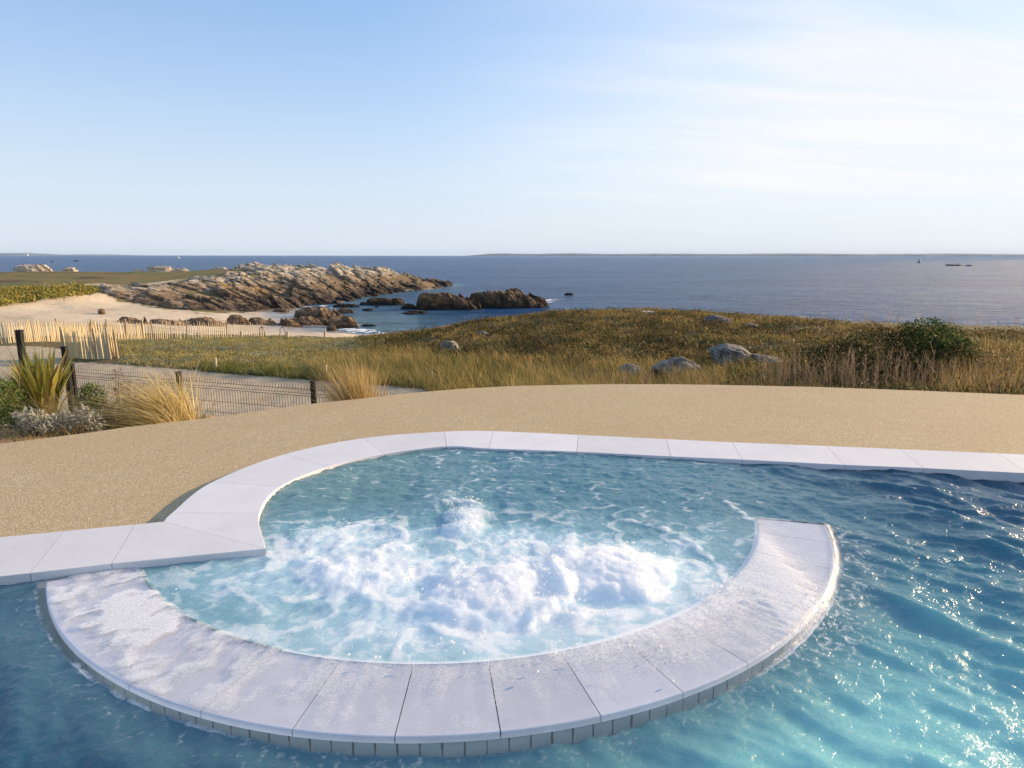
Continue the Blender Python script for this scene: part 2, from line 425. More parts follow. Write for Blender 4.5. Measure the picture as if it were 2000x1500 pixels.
ground = obj('ground', mesh('ground', np.c_[gx, gy, gz], [grid_faces(NR, NA)], M['terrain'], True, {'col': col, 'wet': wet * bm_}))
kind(ground, 'structure')

# ------------------------------------------------------------------ sea
sa = np.linspace(R(-75), R(75), 420); sr = np.r_[np.geomspace(38, 420, 420), np.geomspace(440, 16000, 120)]
sx = (sr[:, None] * np.sin(sa)[None]).ravel(); sy = (sr[:, None] * np.cos(sa)[None]).ravel()
dep = np.full(len(sx), 9.0); mk = np.hypot(sx, sy) < 230; dep[mk] = SEA - ground_z(sx[mk], sy[mk])
sh = sstep(2.6, .1, dep) * (np.hypot(sx, sy) < 200)
# thin surf along the sand and round the rocks
surf = sstep(.22, .02, np.abs(dep - .12)) * (ridge2(sx / 1.6, sy / 1.6, 3, 41) > .8) * (np.hypot(sx, sy) < 110)
def foam_at(px, py, rx, ry, k=1.0):
    global surf
    x, y = atz(px, py, SEA); surf = np.maximum(surf, k * np.exp(-((sx - x) / rx) ** 2 - ((sy - y) / ry) ** 2))
for q in ((1068, 586, 2.2, 3.5, .75), (1062, 590, 2.5, 2, .8), (868, 557, 3.5, 5, .8), (1004, 594, 2.5, 1.4, .6), (930, 605, 3, 1.2, .4), (808, 611, 1.5, 1.4, .6), (1088, 584, 3, 3, .45), (700, 592, 3, 2, .35), (745, 650, 3, 1.5, .5), (716, 645, 2, 1, .6)): foam_at(*q)
sea_z = np.where(np.hypot(sx, sy) < 400, .10 * fbm2(sx / 5, sy / 3, 3, 44), 0) * sstep(.3, 2, dep)
t = NT('sea_water'); p = t.pos()
dist = t.n('ShaderNodeVectorMath', {0: p}, operation='LENGTH').outputs['Value']
n1 = t.noise(t.mapping(p, (.16, .34, .2), (0, 0, R(-14))), 1.0, 7, .62, .3)
n2 = t.noise(t.mapping(p, (.9, 1.7, 1), (0, 0, R(20))), 1.0, 5, .6, .4)
n3 = t.noise(t.mapping(p, (.010, .035, .02)), 1.0, 5, .6)
n4 = t.noise(t.mapping(p, (.05, .26, .1), (0, 0, R(-6))), 1.0, 6, .68)
h = t.math('ADD', t.math('ADD', t.math('MULTIPLY', n1, 3.2), t.math('MULTIPLY', n2, .8)), t.math('MULTIPLY', n4, 4.5))
cl = t.mix(t.attr('shallow'), (.020, .085, .225), (.13, .25, .30))
cl = t.mix(t.ramp(n4, .36, .62), t.mix(.55, cl, (.008, .028, .085)), cl)
cl = t.mix(t.ramp(n3, .35, .7), cl, t.mix(.5, cl, (.045, .15, .33)))
fm = t.attr('foam'); fn = t.noise(p, 1.3, 6, .65)
ff = t.ramp(t.math('ADD', fm, t.math('MULTIPLY', t.math('SUBTRACT', fn, .55), 1.6)), .38, .62)
ff = t.math('MULTIPLY', ff, t.ramp(fm, .05, .2))
caps = t.math('MULTIPLY', t.ramp(t.noise(t.mapping(p, (.03, .12, .1)), 1.0, 6, .7), .70, .735), t.ramp(dist, 130, 320))
ff = t.math('MAXIMUM', ff, t.math('MULTIPLY', caps, .8))
nb = t.bump(h, 1.0, 1.0)
w = t.bsdf(Base_Color=cl, Roughness=.24, IOR=1.333, Specular_IOR_Level=.055, Normal=nb)
fo = t.bsdf(Base_Color=(.82, .84, .86), Roughness=.8)
M['sea_water'] = t.done(t.mixs(ff, w, fo))
sea = obj('sea', mesh('sea', np.c_[sx, sy, SEA + sea_z], [grid_faces(len(sr), len(sa))], M['sea_water'], True, {'shallow': sh, 'foam': np.clip(surf, 0, 1)}))
kind(sea, 'structure')

# far coasts on the horizon
simple('far_land', (.10, .115, .11), .95, .4, .002, .1, 1.0)
def coast(px0, px1, D, h0, seed, label):
    n = 260; pxs = np.linspace(px0, px1, n); xs = (pxs - 1000) / FPX / CT * D
    e = np.minimum(np.linspace(0, 1, n), np.linspace(1, 0, n))
    hh = h0 * sstep(0, .05, e) * (.72 + .5 * fbm2(xs / 1500, xs * 0 + seed, 5, seed)) * (.72 + .28 * np.linspace(0, 1, n)) + sstep(0, .01, e) * 8
    rows = []
    for f_, k in ((0, 0.0), (60, .55), (300, .85), (700, 1.0), (1300, .6), (2000, 0)):
        rows.append(np.c_[xs, np.full(n, D + f_) + 150 * fbm2(xs / 900, xs * 0, 3, seed + 3), SEA - 1 + (hh + 1) * k * (1 + .12 * fbm2(xs / 200, xs * 0 + f_ / 100, 3, seed + 8) * (k > 0))])
    o = obj('distant_coast', mesh('distant_coast', np.concatenate(rows), [grid_faces(6, n)], M['far_land'], True)); kind(o, 'structure', label)
coast(903, 2500, 11800, 66, 2, 'long low hazy coast along the right half of the horizon')
coast(-500, 62, 12400, 44, 5, 'faint low island at the left end of the horizon')
coast(145, 205, 13500, 18, 9, 'very faint sliver of land on the left horizon')
# ------------------------------------------------------------------ terrace and pool edge
COP = .045                                                   # top of the coping stones; spa rim at 0
C0 = np.array((-.39, 4.52)); RO, RI = 2.49, 2.065           # spa rim circle
def P(lst, z): return [tuple(float(v) for v in atz(px, py, z)) for px, py in lst]
# joints of the coping, outer edge / inner edge as pairs
jo = P([(-420, 1094), (-180, 1067), (0, 1050)][:0], COP)
straight_l_out, straight_l_in = np.array(P([(320, 1019.5)], COP)[0]), np.array(P([(520, 1072)], COP)[0])
j1o, j1i = np.array(P([(125, 1038.3)], COP)[0]), np.array(P([(60, 1120.5)], COP)[0])
dl = j1o - straight_l_out; dl = dl / np.linalg.norm(dl)                               # direction of the straight edge on the left
pairs = []                                                  # (outer, inner) joint by joint, from far left to far right
for d in (7.2, 6.3, 5.4, 4.5, 3.6, 2.7, 1.8, .9): pairs.append((j1o + dl * d, j1i + dl * d))
pairs.append((j1o, j1i))
pairs.append((np.array(P([(265, 1025)], COP)[0]), np.array(P([(219, 1102)], COP)[0])))
pairs.append((straight_l_out, straight_l_in))
for o_, i_ in (((337, 1002), (507, 1003)), ((415, 942), (548, 951)), ((555, 888), (642, 912)), ((710, 856), (752, 887)), ((868, 843), (873, 872)), ((965, 842), (955, 876)), ((1130, 849), (1127, 882)), ((1302, 857), (1311, 891)), ((1430, 863), (1451, 897)), ((1614, 870), (1650, 907)), ((1758, 876), (1804, 913)), ((1950, 884), (2010, 923))):
    pairs.append((np.array(P([o_], COP)[0]), np.array(P([i_], COP)[0])))
dr = pairs[-1][0] - pairs[-3][0]; dr = dr / np.linalg.norm(dr)
for d in (.85, 1.7, 2.55, 3.4, 4.25, 5.1, 6.0, 7.0, 8.0): pairs.append((pairs[22][0] + dr * d, pairs[22][1] + dr * d))
def catmull(a, b, c, d, t):
    return .5 * ((2 * b) + (-a + c) * t + (2 * a - 5 * b + 4 * c - d) * t * t + (-a + 3 * b - 3 * c + d) * t ** 3)
def edge(k, side, t):
    """point on the outer (0) or inner (1) edge between joint k and k+1; curved only along the bay"""
    n = len(pairs); p = [pairs[min(max(k + j, 0), n - 1)][side] for j in (-1, 0, 1, 2)]
    lo, hi = 10, 19
    if k < lo or k >= hi: return p[1] * (1 - t) + p[2] * t
    if k == lo: p[0] = p[1] * 2 - p[2] + np.array((0, -.12)) * 0
    return catmull(*p, t)
t = NT('coping_stone'); p = t.pos()
n = t.noise(p, 260, 3, .7); n2 = t.noise(p, 3, 5, .6); v = t.vor(p, 320)
c = t.mix(t.ramp(n, .3, .7), (.60, .585, .60), (.80, .785, .80)); c = t.mix(t.math('MULTIPLY', t.ramp(n2, .35, .7), .3), c, (.56, .55, .57))
c = t.mix(t.math('MULTIPLY', t.ramp(v, .28, .1), .35), c, (.38, .36, .36))
c = t.mix(1.0, c, t.mix(t.n('ShaderNodeObjectInfo').outputs['Random'], (.90, .90, .89), (1.05, 1.045, 1.04)), 'MULTIPLY'); c = t.mix(t.math('MULTIPLY', t.ramp(t.noise(p, 1.7, 6, .7, .5), .52, .72), .22), c, (.50, .48, .47))
M['coping_stone'] = t.done(t.bsdf(Base_Color=c, Roughness=.62, Normal=t.bump(n, .25, .002)))
simple('grout', (.09, .085, .08), .95)
def slab_mesh(name, outer, inner, z0, z1, mat, bev=.0035, gap=.0014):
    """stone between two polylines (outer[i] faces inner[i])"""
    o = np.array(outer, float); i = np.array(inner, float)
    for e in (o, i):                                        # open joint at both ends
        for a, b in ((0, 1), (-1, -2)):
            u = e[b] - e[a]; e[a] += u / np.linalg.norm(u) * gap
    n = len(o); bm = bmesh.new()
    ring = [[bm.verts.new((*q, z)) for q in list(o) + list(i[::-1])] for z in (z0, z1)]
    m = 2 * n; so = set(ring[1][:n]); si = set(ring[1][n:])
    for k in range(m): bm.faces.new((ring[0][k], ring[0][(k + 1) % m], ring[1][(k + 1) % m], ring[1][k]))
    for L in (0, 1):
        for k in range(n - 1):
            q = [ring[L][k], ring[L][k + 1], ring[L][m - 2 - k], ring[L][m - 1 - k]]
            bm.faces.new(q)
    bmesh.ops.recalc_face_normals(bm, faces=bm.faces)
    es = [e for e in bm.edges if len(e.link_faces) == 2 and e.calc_face_angle(0) > .6 and (set(e.verts) <= so or set(e.verts) <= si)]
    bmesh.ops.bevel(bm, geom=es, offset=bev, segments=3, affect='EDGES', profile=.5)
    return bm_mesh(name, bm, mat)
coping = thing('pool_coping', 'pale speckled stone coping along the far edge of the pool and round the spa bay', 'pool coping')
for k in range(len(pairs) - 1):
    ts = np.linspace(0, 1, 9 if 10 <= k < 19 else 2)
    obj('coping_slab', slab_mesh('coping_slab', [edge(k, 0, t_) for t_ in ts], [edge(k, 1, t_) for t_ in ts], -.05, COP, M['coping_stone']), coping)
cin = np.array([edge(k, 1, t_) for k in range(len(pairs) - 1) for t_ in np.linspace(0, 1, 8, endpoint=False)] + [pairs[-1][1]])
cout = np.array([edge(k, 0, t_) for k in range(len(pairs) - 1) for t_ in np.linspace(0, 1, 8, endpoint=False)] + [pairs[-1][0]])
def inset(e, d, f):                                          # towards the other edge
    u = f - e; return e + u / np.linalg.norm(u, axis=1)[:, None] * d
# bedding and tiled pool wall under the coping
simple('pool_tile', (.20, .30, .34), .25, .12, 40, .1)
a, b = inset(cout, .012, cin), inset(cin, .018, cout)
rows = [np.c_[a, np.full(len(a), .028)], np.c_[b, np.full(len(b), .028)]]
obj('grout_bed', mesh('grout_bed', np.concatenate(rows), [grid_faces(2, len(a))], M['grout'], False), coping)
rows = [np.c_[b, np.full(len(b), z)] for z in (.02, -1.2)]
obj('tiled_wall', mesh('tiled_wall', np.concatenate(rows), [grid_faces(2, len(b))], M['pool_tile'], False), coping)

t = NT('resin_gravel'); p = t.pos()
v = t.n('ShaderNodeTexVoronoi', {'Vector': p, 'Scale': 210}); vc = t.n('ShaderNodeSeparateColor', {0: v.outputs['Color']}).outputs[0]
n = t.noise(p, .9, 5, .6); n2 = t.noise(p, 60, 3, .7)
c = t.mix(t.ramp(vc, .0, 1.0, smooth=False), (.345, .246, .128), (.625, .482, .278)); c = t.mix(t.ramp(vc, .90, .97), c, (.82, .74, .60)); c = t.mix(t.ramp(vc, .09, .03), c, (.17, .13, .09))
c = t.mix(t.math('MULTIPLY', t.ramp(n, .3, .75), .4), c, (.43, .315, .175)); c = t.mix(t.math('MULTIPLY', t.ramp(t.noise(p, 2.3, 6, .7, 1.0), .56, .72), .22), c, (.30, .215, .125))
c = t.mix(1.0, c, t.mix(n2, (.8, .8, .8), (1.2, 1.2, 1.2)), 'MULTIPLY')
M['resin_gravel'] = t.done(t.bsdf(Base_Color=c, Roughness=.85, Specular_IOR_Level=.25, Normal=t.bump(t.math('ADD', v.outputs['Distance'], n2), .55, .004)))
dk = P([(0, 868), (80, 858), (160, 848), (250, 835), (400, 818), (500, 804), (600, 790), (700, 779.5), (800, 768), (900, 759.5), (1000, 754), (1100, 751.5), (1200, 750), (1300, 750), (1400, 751), (1500, 753), (1600, 755), (1700, 758.5), (1800, 762), (1900, 766), (2000, 770)], .003)
dk = [(-10.5, 1.2), (-7.6, 3.6), (-6.0, 4.8)] + dk + [(8.2, 7.2), (11, 6.2), (13.5, 4.6)]
bm = bmesh.new()
lo = [tuple(q) for q in inset(cout, .02, cin)]
vs = [bm.verts.new((x, y, .003)) for x, y in dk + lo[::-1]]
es = [bm.edges.new((vs[i], vs[(i + 1) % len(vs)])) for i in range(len(vs))]
bmesh.ops.triangle_fill(bm, edges=es, use_beauty=True)
for f in bm.faces:
    if f.normal.z < 0: f.normal_flip()
nd = len(dk); low = [bm.verts.new((*q, -.6)) for q in dk]
for k in range(nd - 1): bm.faces.new((vs[k + 1], vs[k], low[k], low[k + 1]))
kind(obj('pool_deck', bm_mesh('pool_deck', bm, M['resin_gravel'])), 'structure')

# ------------------------------------------------------------------ spa rim: a submerged ring of stones on a tiled wall
TH0, TH1 = R(213.5), R(345.6)
rim = thing('spa_rim', 'curved stone rim of the whirlpool standing awash in the pool water', 'spa rim')
t = NT('rim_stone'); p = t.pos()
n = t.noise(p, 200, 3, .7); n2 = t.noise(p, 5, 5, .6)
c = t.mix(t.ramp(n, .3, .7), (.72, .71, .755), (.86, .845, .89)); c = t.mix(t.math('MULTIPLY', t.ramp(n2, .35, .7), .4), c, (.64, .64, .69))
c = t.mix(1.0, c, t.mix(t.n('ShaderNodeObjectInfo').outputs['Random'], (.90, .90, .89), (1.05, 1.045, 1.04)), 'MULTIPLY'); c = t.mix(t.math('MULTIPLY', t.ramp(t.noise(p, 1.7, 6, .7, .5), .52, .72), .22), c, (.50, .48, .47))
M['rim_stone'] = t.done(t.bsdf(Base_Color=c, Roughness=.3, Normal=t.bump(n, .25, .002)))
jt = [R(a) for a in (213.5, 215.6, 224.5, 233.2, 242.4, 251.5, 260.5, 269.3, 278.1, 287.0, 295.5, 304.1, 312.9, 321.8, 330.6, 339.2, 345.6)]
def arc(r, a, b, n): return [C0 + r * np.array((math.cos(x), math.sin(x))) for x in np.linspace(a, b, n)]
for a_, b_ in zip(jt[:-1], jt[1:]):
    obj('rim_slab', slab_mesh('rim_slab', arc(RO, a_, b_, 7), arc(RI, a_, b_, 7), -.028, 0, M['rim_stone'], .006, .0022), rim)
t = NT('rim_tile'); p = t.pos()
q = t.n('ShaderNodeVectorMath', {0: p, 1: (-C0[0], -C0[1], 0)}, operation='ADD').outputs[0]
s = t.n('ShaderNodeSeparateXYZ', {0: q}); ang = t.math('ARCTAN2', s.outputs[1], s.outputs[0])
u = t.math('PINGPONG', t.math('MULTIPLY', ang, RO / .082), .5)
wn_ = t.noise(p, 18, 4, .6)
gl = t.ramp(t.math('ADD', u, t.math('MULTIPLY', t.math('SUBTRACT', wn_, .5), .14)), .06, .02)
gz_ = t.ramp(t.math('ABSOLUTE', t.math('ADD', s.outputs[2], t.math('ADD', .108, t.math('MULTIPLY', t.math('SUBTRACT', wn_, .5), .03)))), .007, .003)
c = t.mix(t.noise(p, 9, 5), (.12, .19, .215), (.24, .31, .33)); c = t.mix(t.math('MAXIMUM', gl, gz_), c, (.03, .05, .06))
M['rim_tile'] = t.done(t.bsdf(Base_Color=c, Roughness=.3))
aa = np.linspace(TH0, TH1, 160)
W = []
for r, z in ((RI + .02, -.9), (RI + .02, -.026), (RO - .012, -.026), (RO - .012, -.9)): W.append(np.c_[C0[0] + r * np.cos(aa), C0[1] + r * np.sin(aa), np.full(len(aa), z)])
Fw = [grid_faces(4, len(aa))]
for k in (0, len(aa) - 1): Fw.append(np.array([[k, len(aa) + k, 2 * len(aa) + k, 3 * len(aa) + k]]))
obj('tiled_wall', mesh('tiled_wall', np.concatenate(W), Fw, M['rim_tile'], False), rim)
# one dark seam of mortar under the joints
W = [np.c_[C0[0] + r * np.cos(aa), C0[1] + r * np.sin(aa), np.full(len(aa), -.020)] for r in (RI + .02, RO - .02)]
obj('mortar_bed', mesh('mortar_bed', np.concatenate(W), [grid_faces(2, len(aa))], M['grout'], False), rim)

# ------------------------------------------------------------------ water of the spa and the pool
def pxy(px, py, z=0.0): return np.array([float(v) for v in atz(px, py, z)])
def water(x, y):
    """height, body colour, foam, film for points of the water surface"""
    rx, ry = x - C0[0], y - C0[1]; r = np.hypot(rx, ry); th = np.arctan2(ry, rx) % (2 * np.pi)
    on_rim = sstep(TH0 - R(.2), TH0 + R(.2), th) * sstep(TH1 + R(.4), TH1 - R(.1), th)
    front = np.exp(-((th - R(282)) / R(34)) ** 2)
    # --- open pool
    wa = R(42); wx = .30 * fbm2(x / 1.3, y / 1.3, 3, 61); wy = .30 * fbm2(x / 1.3, y / 1.3, 3, 62)
    turn = .55 * fbm2(x / 2.6, y / 2.6, 2, 63) + np.where(x < -1, -.5, 0) * sstep(-.5, -2, x)
    u = (x + wx) * np.cos(wa + turn * .25) + (y + wy) * np.sin(wa + turn * .25); v = -(x + wx) * np.sin(wa) + (y + wy) * np.cos(wa)
    r1 = ridge2(u / .52, v / 1.5, 1, 64) ** 2.2; r2 = ridge2(u / .24 + 3, v / .62, 1, 65) ** 1.8
    r3 = ridge2((u + .4 * v) / .115, (v - .3 * u) / .30, 1, 66) ** 1.4
    amp = .82 + .40 * sstep(0, 3, x)
    hp = amp * (.046 * (r1 - .5) + .024 * (r2 - .5) + .0150 * (r3 - .5) + .016 * fbm2(x / .8, y / .8, 3, 67)) + .0075 * fbm2(x / .07, y / .05, 3, 68)
    hp = hp * sstep(.0, .35, np.abs(r - RO) + (1 - on_rim)) * .8 + hp * .2
    wake = np.exp(-((r - RO) / .28) ** 2) * on_rim
    hp = hp + wake * (.020 * fbm2(x / .10, y / .10, 4, 69) + .010)
    lvl = -.014 - .052 * front * sstep(RO + 1.2, RO, r)
    hpool = lvl + hp * (1 - .15 * wake)
    # --- spa
    jets = [(pxy(1180, 1120), .40, .34, .056), (pxy(975, 1155), .40, .33, .046), (pxy(705, 1110), .40, .28, .018), (pxy(912, 1022), .17, .30, .024), (pxy(640, 1052), .26, .18, .014)]
    hs = .016 * fbm2(x / .42, y / .42, 4, 71) + .016 * (ridge2(x / .30, y / .24, 2, 72) - .6) + .006 * fbm2(x / .05, y / .05, 3, 73)
    act = np.zeros_like(x); dome = np.zeros_like(x)
    jx, jy = .085 * fbm2(x / .2, y / .2, 3, 74), .085 * fbm2(x / .2, y / .2, 3, 75)
    for (c, ax, ay, h) in jets:
        e = np.hypot((x - c[0] + .7 * jx) / ax, (y - c[1] + jy) / ay)
        k = np.clip(1 - e ** 2, 0, 1) ** .62
        hs = hs + h * k * (1 + .15 * fbm2(x / .045, y / .045, 5, 76, .75)); dome = np.maximum(dome, k * min(1, h / .036)); act = act + np.exp(-(e / 2.0) ** 2) * min(1, .45 + h / .045)
    act = np.clip(act, 0, 1.4)
    lowzone = sstep(4.6, 3.1, y + .25 * fbm2(x / .7, y / .7, 3, 77))
    patch = fbm2(x / .75, y / .55, 3, 91); act = np.clip(act * .64 * (1 + .7 * patch) + .34 * lowzone * (1 + .9 * patch) + .10, 0, 1.25)
    hs = hs * (.7 + .4 * act) + sstep(3.6, 4.4, y) * (.020 * (ridge2((x + jx) / .34, (y + jy) / .15, 2, 93) - .6) + .008 * fbm2(x / .07, y / .05, 3, 94)) + .012 * act * fbm2(x / .12, y / .12, 4, 78)
    # curling crests thrown off by the jets
    cw_ = ridge2((x + jx) / .34, (y + jy) / .30, 2, 79, .45); crest = sstep(.79, .93, cw_ + .10 * (act - .7) + .05 * fbm2(x / .08, y / .08, 2, 80)) * np.clip(act, .15, 1)
    def strand(pts, w, hgt):
        pp = [pxy(*q) for q in pts]; d = dist_line(x + .5 * jx, y + .5 * jy, pp)
        return np.exp(-(d / w) ** 2), hgt
    extra = np.zeros_like(x)
    for pts, w, hgt in (([(1030, 1245), (1060, 1200), (1085, 1188), (1110, 1205), (1150, 1215)], .045, .075), ([(1060, 1085), (1095, 1130), (1110, 1170)], .03, .05), ([(1380, 1190), (1440, 1155), (1450, 1130)], .06, .05), ([(1200, 1010), (1290, 1030), (1350, 1060), (1400, 1100), (1430, 1150)], .03, .045), ([(1420, 985), (1455, 1010), (1500, 1025)], .03, .04), ([(840, 1190), (870, 1210)], .05, .06), ([(880, 985), (930, 990)], .06, .05), ([(590, 1060), (680, 1035), (750, 1025)], .05, .05), ([(1290, 1235), (1390, 1200)], .09, .035), ([(640, 1130), (720, 1090), (800, 1075)], .07, .045)):
        g, hgt = strand(pts, w, hgt); g = g * sstep(-.35, .35, fbm2(x / .11, y / .09, 4, 81, .6) + .1); extra = np.maximum(extra, g); hs = hs + .40 * hgt * g * (.75 + .6 * fbm2(x / .05, y / .05, 3, 81))
    hs = hs + .007 * crest
    shore = sstep(RI, RI - .35, r)
    hs = hs * np.where(on_rim > .5, .25 + .75 * shore, 1) + .018 * sstep(3.8, 4.6, y) + .003
    fr = fbm2(x / .16, y / .16, 5, 82, .6)
    lace = ridge2((x + jx) / .16, (y + jy) / .13, 4, 83, .62)
    foam_s = np.maximum.reduce([dome * 1.35 + .30 * fr * (dome > .02), crest * .78, extra * .95, act * (.46 * sstep(.70, .90, lace) + .42 * fr - .06) + .07 * lowzone * act, .62 * sstep(.80, .95, ridge2((x + .6 * jx) / .30, (y + .6 * jy) / .16, 3, 92, .55)) * sstep(-.25, .3, fr + .6 * patch)])
    foam_s = np.clip(foam_s, 0, 1)
    milk = np.clip(.22 * act + .50 * act * lowzone + .5 * dome + .25 * fr * act, 0, 1)
    deepc = np.array((.080, .200, .250)); aqua = np.array((.26, .48, .56)); white_ = np.array((.66, .77, .84))
    teal = np.array((.13, .25, .245))
    sidel = sstep(.2, -1.6, x) * sstep(3.6, 4.6, y)
    bs = lerp(np.tile(deepc, (len(x), 1)), teal, sidel); bs = lerp(bs, aqua, np.clip(milk * 1.5, 0, 1)); bs = lerp(bs, white_, np.clip(milk * 1.35 - .55, 0, 1))
    # --- sunlit water at near right painted into the body colour, shade elsewhere
    sunlit = sstep(1.2, -1.3, (y - 2.15) - .35 * (x - 1.55) * (x < 1.55) + .10 * np.abs(x - 2.0)) * sstep(.1, 1.3, x + .2 * fbm2(x, y, 2, 90)) if False else np.exp(-((x - 1.35) / 1.15) ** 2 - ((y - 1.75) / 1.05) ** 2)
    sunlit2 = np.exp(-((x - 2.1) / 1.7) ** 2 - ((y - 2.3) / 1.7) ** 2)
    bp = lerp(np.tile(np.array((.014, .066, .122)), (len(x), 1)), (.050, .19, .25), np.clip(sunlit2 * 1.1, 0, 1)); bp = lerp(bp, (.20, .50, .52), np.clip(sunlit * 1.15, 0, 1))
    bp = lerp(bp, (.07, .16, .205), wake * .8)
    foam_p = np.clip(wake * (.05 + .85 * sstep(.78, .93, ridge2(x / .11, y / .09, 3, 84, .6)) * .8 + .25 * fbm2(x / .3, y / .3, 2, 85)), 0, 1) * (.45 + .55 * sstep(R(300), R(318), th))
    foam_p = np.maximum(foam_p, .75 * sstep(.93, 1.0, r1) * sstep(.86, .97, r2) * sstep(.05, .3, fbm2(x / .5, y / .5, 2, 86)))
    # --- film running over the rim
    flow = fbm2(th * RO / .035, (r - RI) / .34, 3, 87); flow2 = fbm2(th * RO / .16 + .6 * fr, (r - RI) / .30, 4, 88, .6)
    hf = .0125 + .0034 * flow + .0036 * flow2
    leftp = np.exp(-((th - R(229)) / R(22)) ** 2); rightp = np.exp(-((th - R(330) + (r - RI) * R(35)) / R(8)) ** 2); lowr = np.exp(-((th - R(308)) / R(17)) ** 2) * sstep(RO + .05, RI - .05, r)
    inner = sstep(RI + .24, RI - .02, r)
    foam_f = leftp * (.80 * sstep(-.20, .25, flow2) + .12) + rightp * (.85 + .3 * flow) + lowr * (.75 + .4 * fr) + .35 * inner * (1 + fr) * sstep(R(236), R(300), th) + .13 + .16 * sstep(-.1, .4, flow2)
    foam_f = np.clip(foam_f + .12 * flow * (foam_f > .1), 0, .96) * .93
    hf = hf + .03 * rightp * sstep(.45, .9, foam_f) * .5 + .012 * lowr * (1 + fr)
    # --- assemble radially
    s_in = sstep(RI - .015, RI + .02, r); s_out = sstep(RO - .004, RO + .030, r)
    zr = hs * (1 - s_in) + hf * s_in; zr = zr * (1 - s_out) + hpool * s_out
    gap = sstep(RI - .5, RO + .9, r); zg = hs * (1 - gap) + hpool * gap
    z = zr * on_rim + zg * (1 - on_rim)
    k_in = (s_in * on_rim)[:, None]; k_out = (s_out * on_rim + gap * (1 - on_rim))[:, None]
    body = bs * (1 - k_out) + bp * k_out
    drop = np.exp(-((r - RO - .014) / .022) ** 2) * on_rim
    film = np.clip(s_in * on_rim * (1 - sstep(RO + .022, RO + .05, r)), 0, 1)
    foam_drop = np.clip(sstep(R(302), R(325), th) * .75 + .10 * sstep(.1, .5, flow), 0, 1)
    foam = np.where(film > .01, foam_f * (1 - drop) + foam_drop * drop, foam_s * (1 - k_out[:, 0]) + foam_p * k_out[:, 0])
    return z, body, foam, film
t = NT('pool_water'); p = t.pos()
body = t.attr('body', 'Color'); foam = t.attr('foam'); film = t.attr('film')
n1 = t.noise(t.mapping(p, (1, 1, .3), (0, 0, R(42))), 34, 4, .6, .6); n2 = t.noise(p, 130, 3, .6)
hw = t.math('ADD', n1, t.math('MULTIPLY', n2, .22))
nb = t.bump(hw, .62, .015)
fn = t.noise(p, 75, 6, .68); fb = t.noise(p, 210, 3, .6); fv = t.vor(t.mapping(p, (1, 1, 1)), 70)
br = t.math('ADD', foam, t.math('MULTIPLY', t.math('SUBTRACT', fn, .52), 1.15))
ff = t.math('MULTIPLY', t.ramp(br, .12, .98, smooth=False), t.ramp(foam, .04, .35))
dn = t.n('ShaderNodeVectorMath', {0: t.n('ShaderNodeVectorMath', {0: nb, 1: (0, 0, .35)}, operation='ADD').outputs[0]}, operation='NORMALIZE').outputs[0]
wsh = t.mixs(t.n('ShaderNodeFresnel', {'IOR': 1.333, 'Normal': nb}).outputs[0], t.n('ShaderNodeSubsurfaceScattering', {'Color': body, 'Scale': .16, 'Radius': (1, 1, 1), 'Normal': dn}, falloff='BURLEY').outputs[0], t.n('ShaderNodeBsdfGlossy', {'Color': (1, 1, 1), 'Roughness': .17, 'Normal': nb}).outputs[0])
fr = t.math('MULTIPLY', t.n('ShaderNodeFresnel', {'IOR': 1.333}).outputs[0], .4)
gls = t.n('ShaderNodeBsdfGlossy', {'Color': (1, 1, 1), 'Roughness': .08, 'Normal': nb}).outputs[0]
trn = t.n('ShaderNodeBsdfTransparent', {'Color': (1, 1, 1)}).outputs[0]
thin = t.mixs(fr, trn, gls)
wat = t.mixs(film, wsh, thin)
fo = t.bsdf(Base_Color=(.96, .96, .955), Roughness=.5, Specular_IOR_Level=.4, Subsurface_Weight=1.0, Subsurface_Radius=(1.0, 1.05, 1.1), Subsurface_Scale=.09, Normal=t.n('ShaderNodeVectorMath', {0: t.n('ShaderNodeVectorMath', {0: t.bump(t.math('ADD', fn, t.math('MULTIPLY', fb, .35)), .8, .014), 1: (0, 0, .75)}, operation='ADD').outputs[0]}, operation='NORMALIZE').outputs[0])
M['pool_water'] = t.done(t.mixs(t.math('MULTIPLY', ff, .82), wat, fo))
NTH = 1500
tha = np.linspace(0, 2 * np.pi, NTH, endpoint=False)
r_spa = np.r_[np.linspace(0.004, RI - .02, 215), np.linspace(RI - .01, RO - .01, 46), RO - .004 + np.linspace(0, .06, 13)]
r_pool = np.r_[r_spa[-1], r_spa[-1] + np.cumsum(np.r_[np.full(60, .011), np.geomspace(.011, .12, 95)])]
cpoly = [tuple(q) for q in inset(cin, .06, cout)] + [(12, -3), (-12, -3)]
def water_obj(name, rs, label):
    x = (C0[0] + rs[:, None] * np.cos(tha)[None]).ravel(); y = (C0[1] + rs[:, None] * np.sin(tha)[None]).ravel()
    F = grid_faces(len(rs), NTH, True)[:, ::-1]
    cx, cy = x[F].mean(1), y[F].mean(1)
    F = F[in_poly(cx, cy, cpoly) & (cy > -2.5)]
    use = np.unique(F); re = np.zeros(len(x), np.int64); re[use] = np.arange(len(use)); F = re[F]; x, y = x[use], y[use]
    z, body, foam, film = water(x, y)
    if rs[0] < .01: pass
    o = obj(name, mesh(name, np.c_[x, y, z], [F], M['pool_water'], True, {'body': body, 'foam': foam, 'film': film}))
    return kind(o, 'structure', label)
water_obj('pool_water', np.r_[r_spa, r_pool[1:]], 'rippled blue pool water with the foaming whirlpool inside the stone rim')
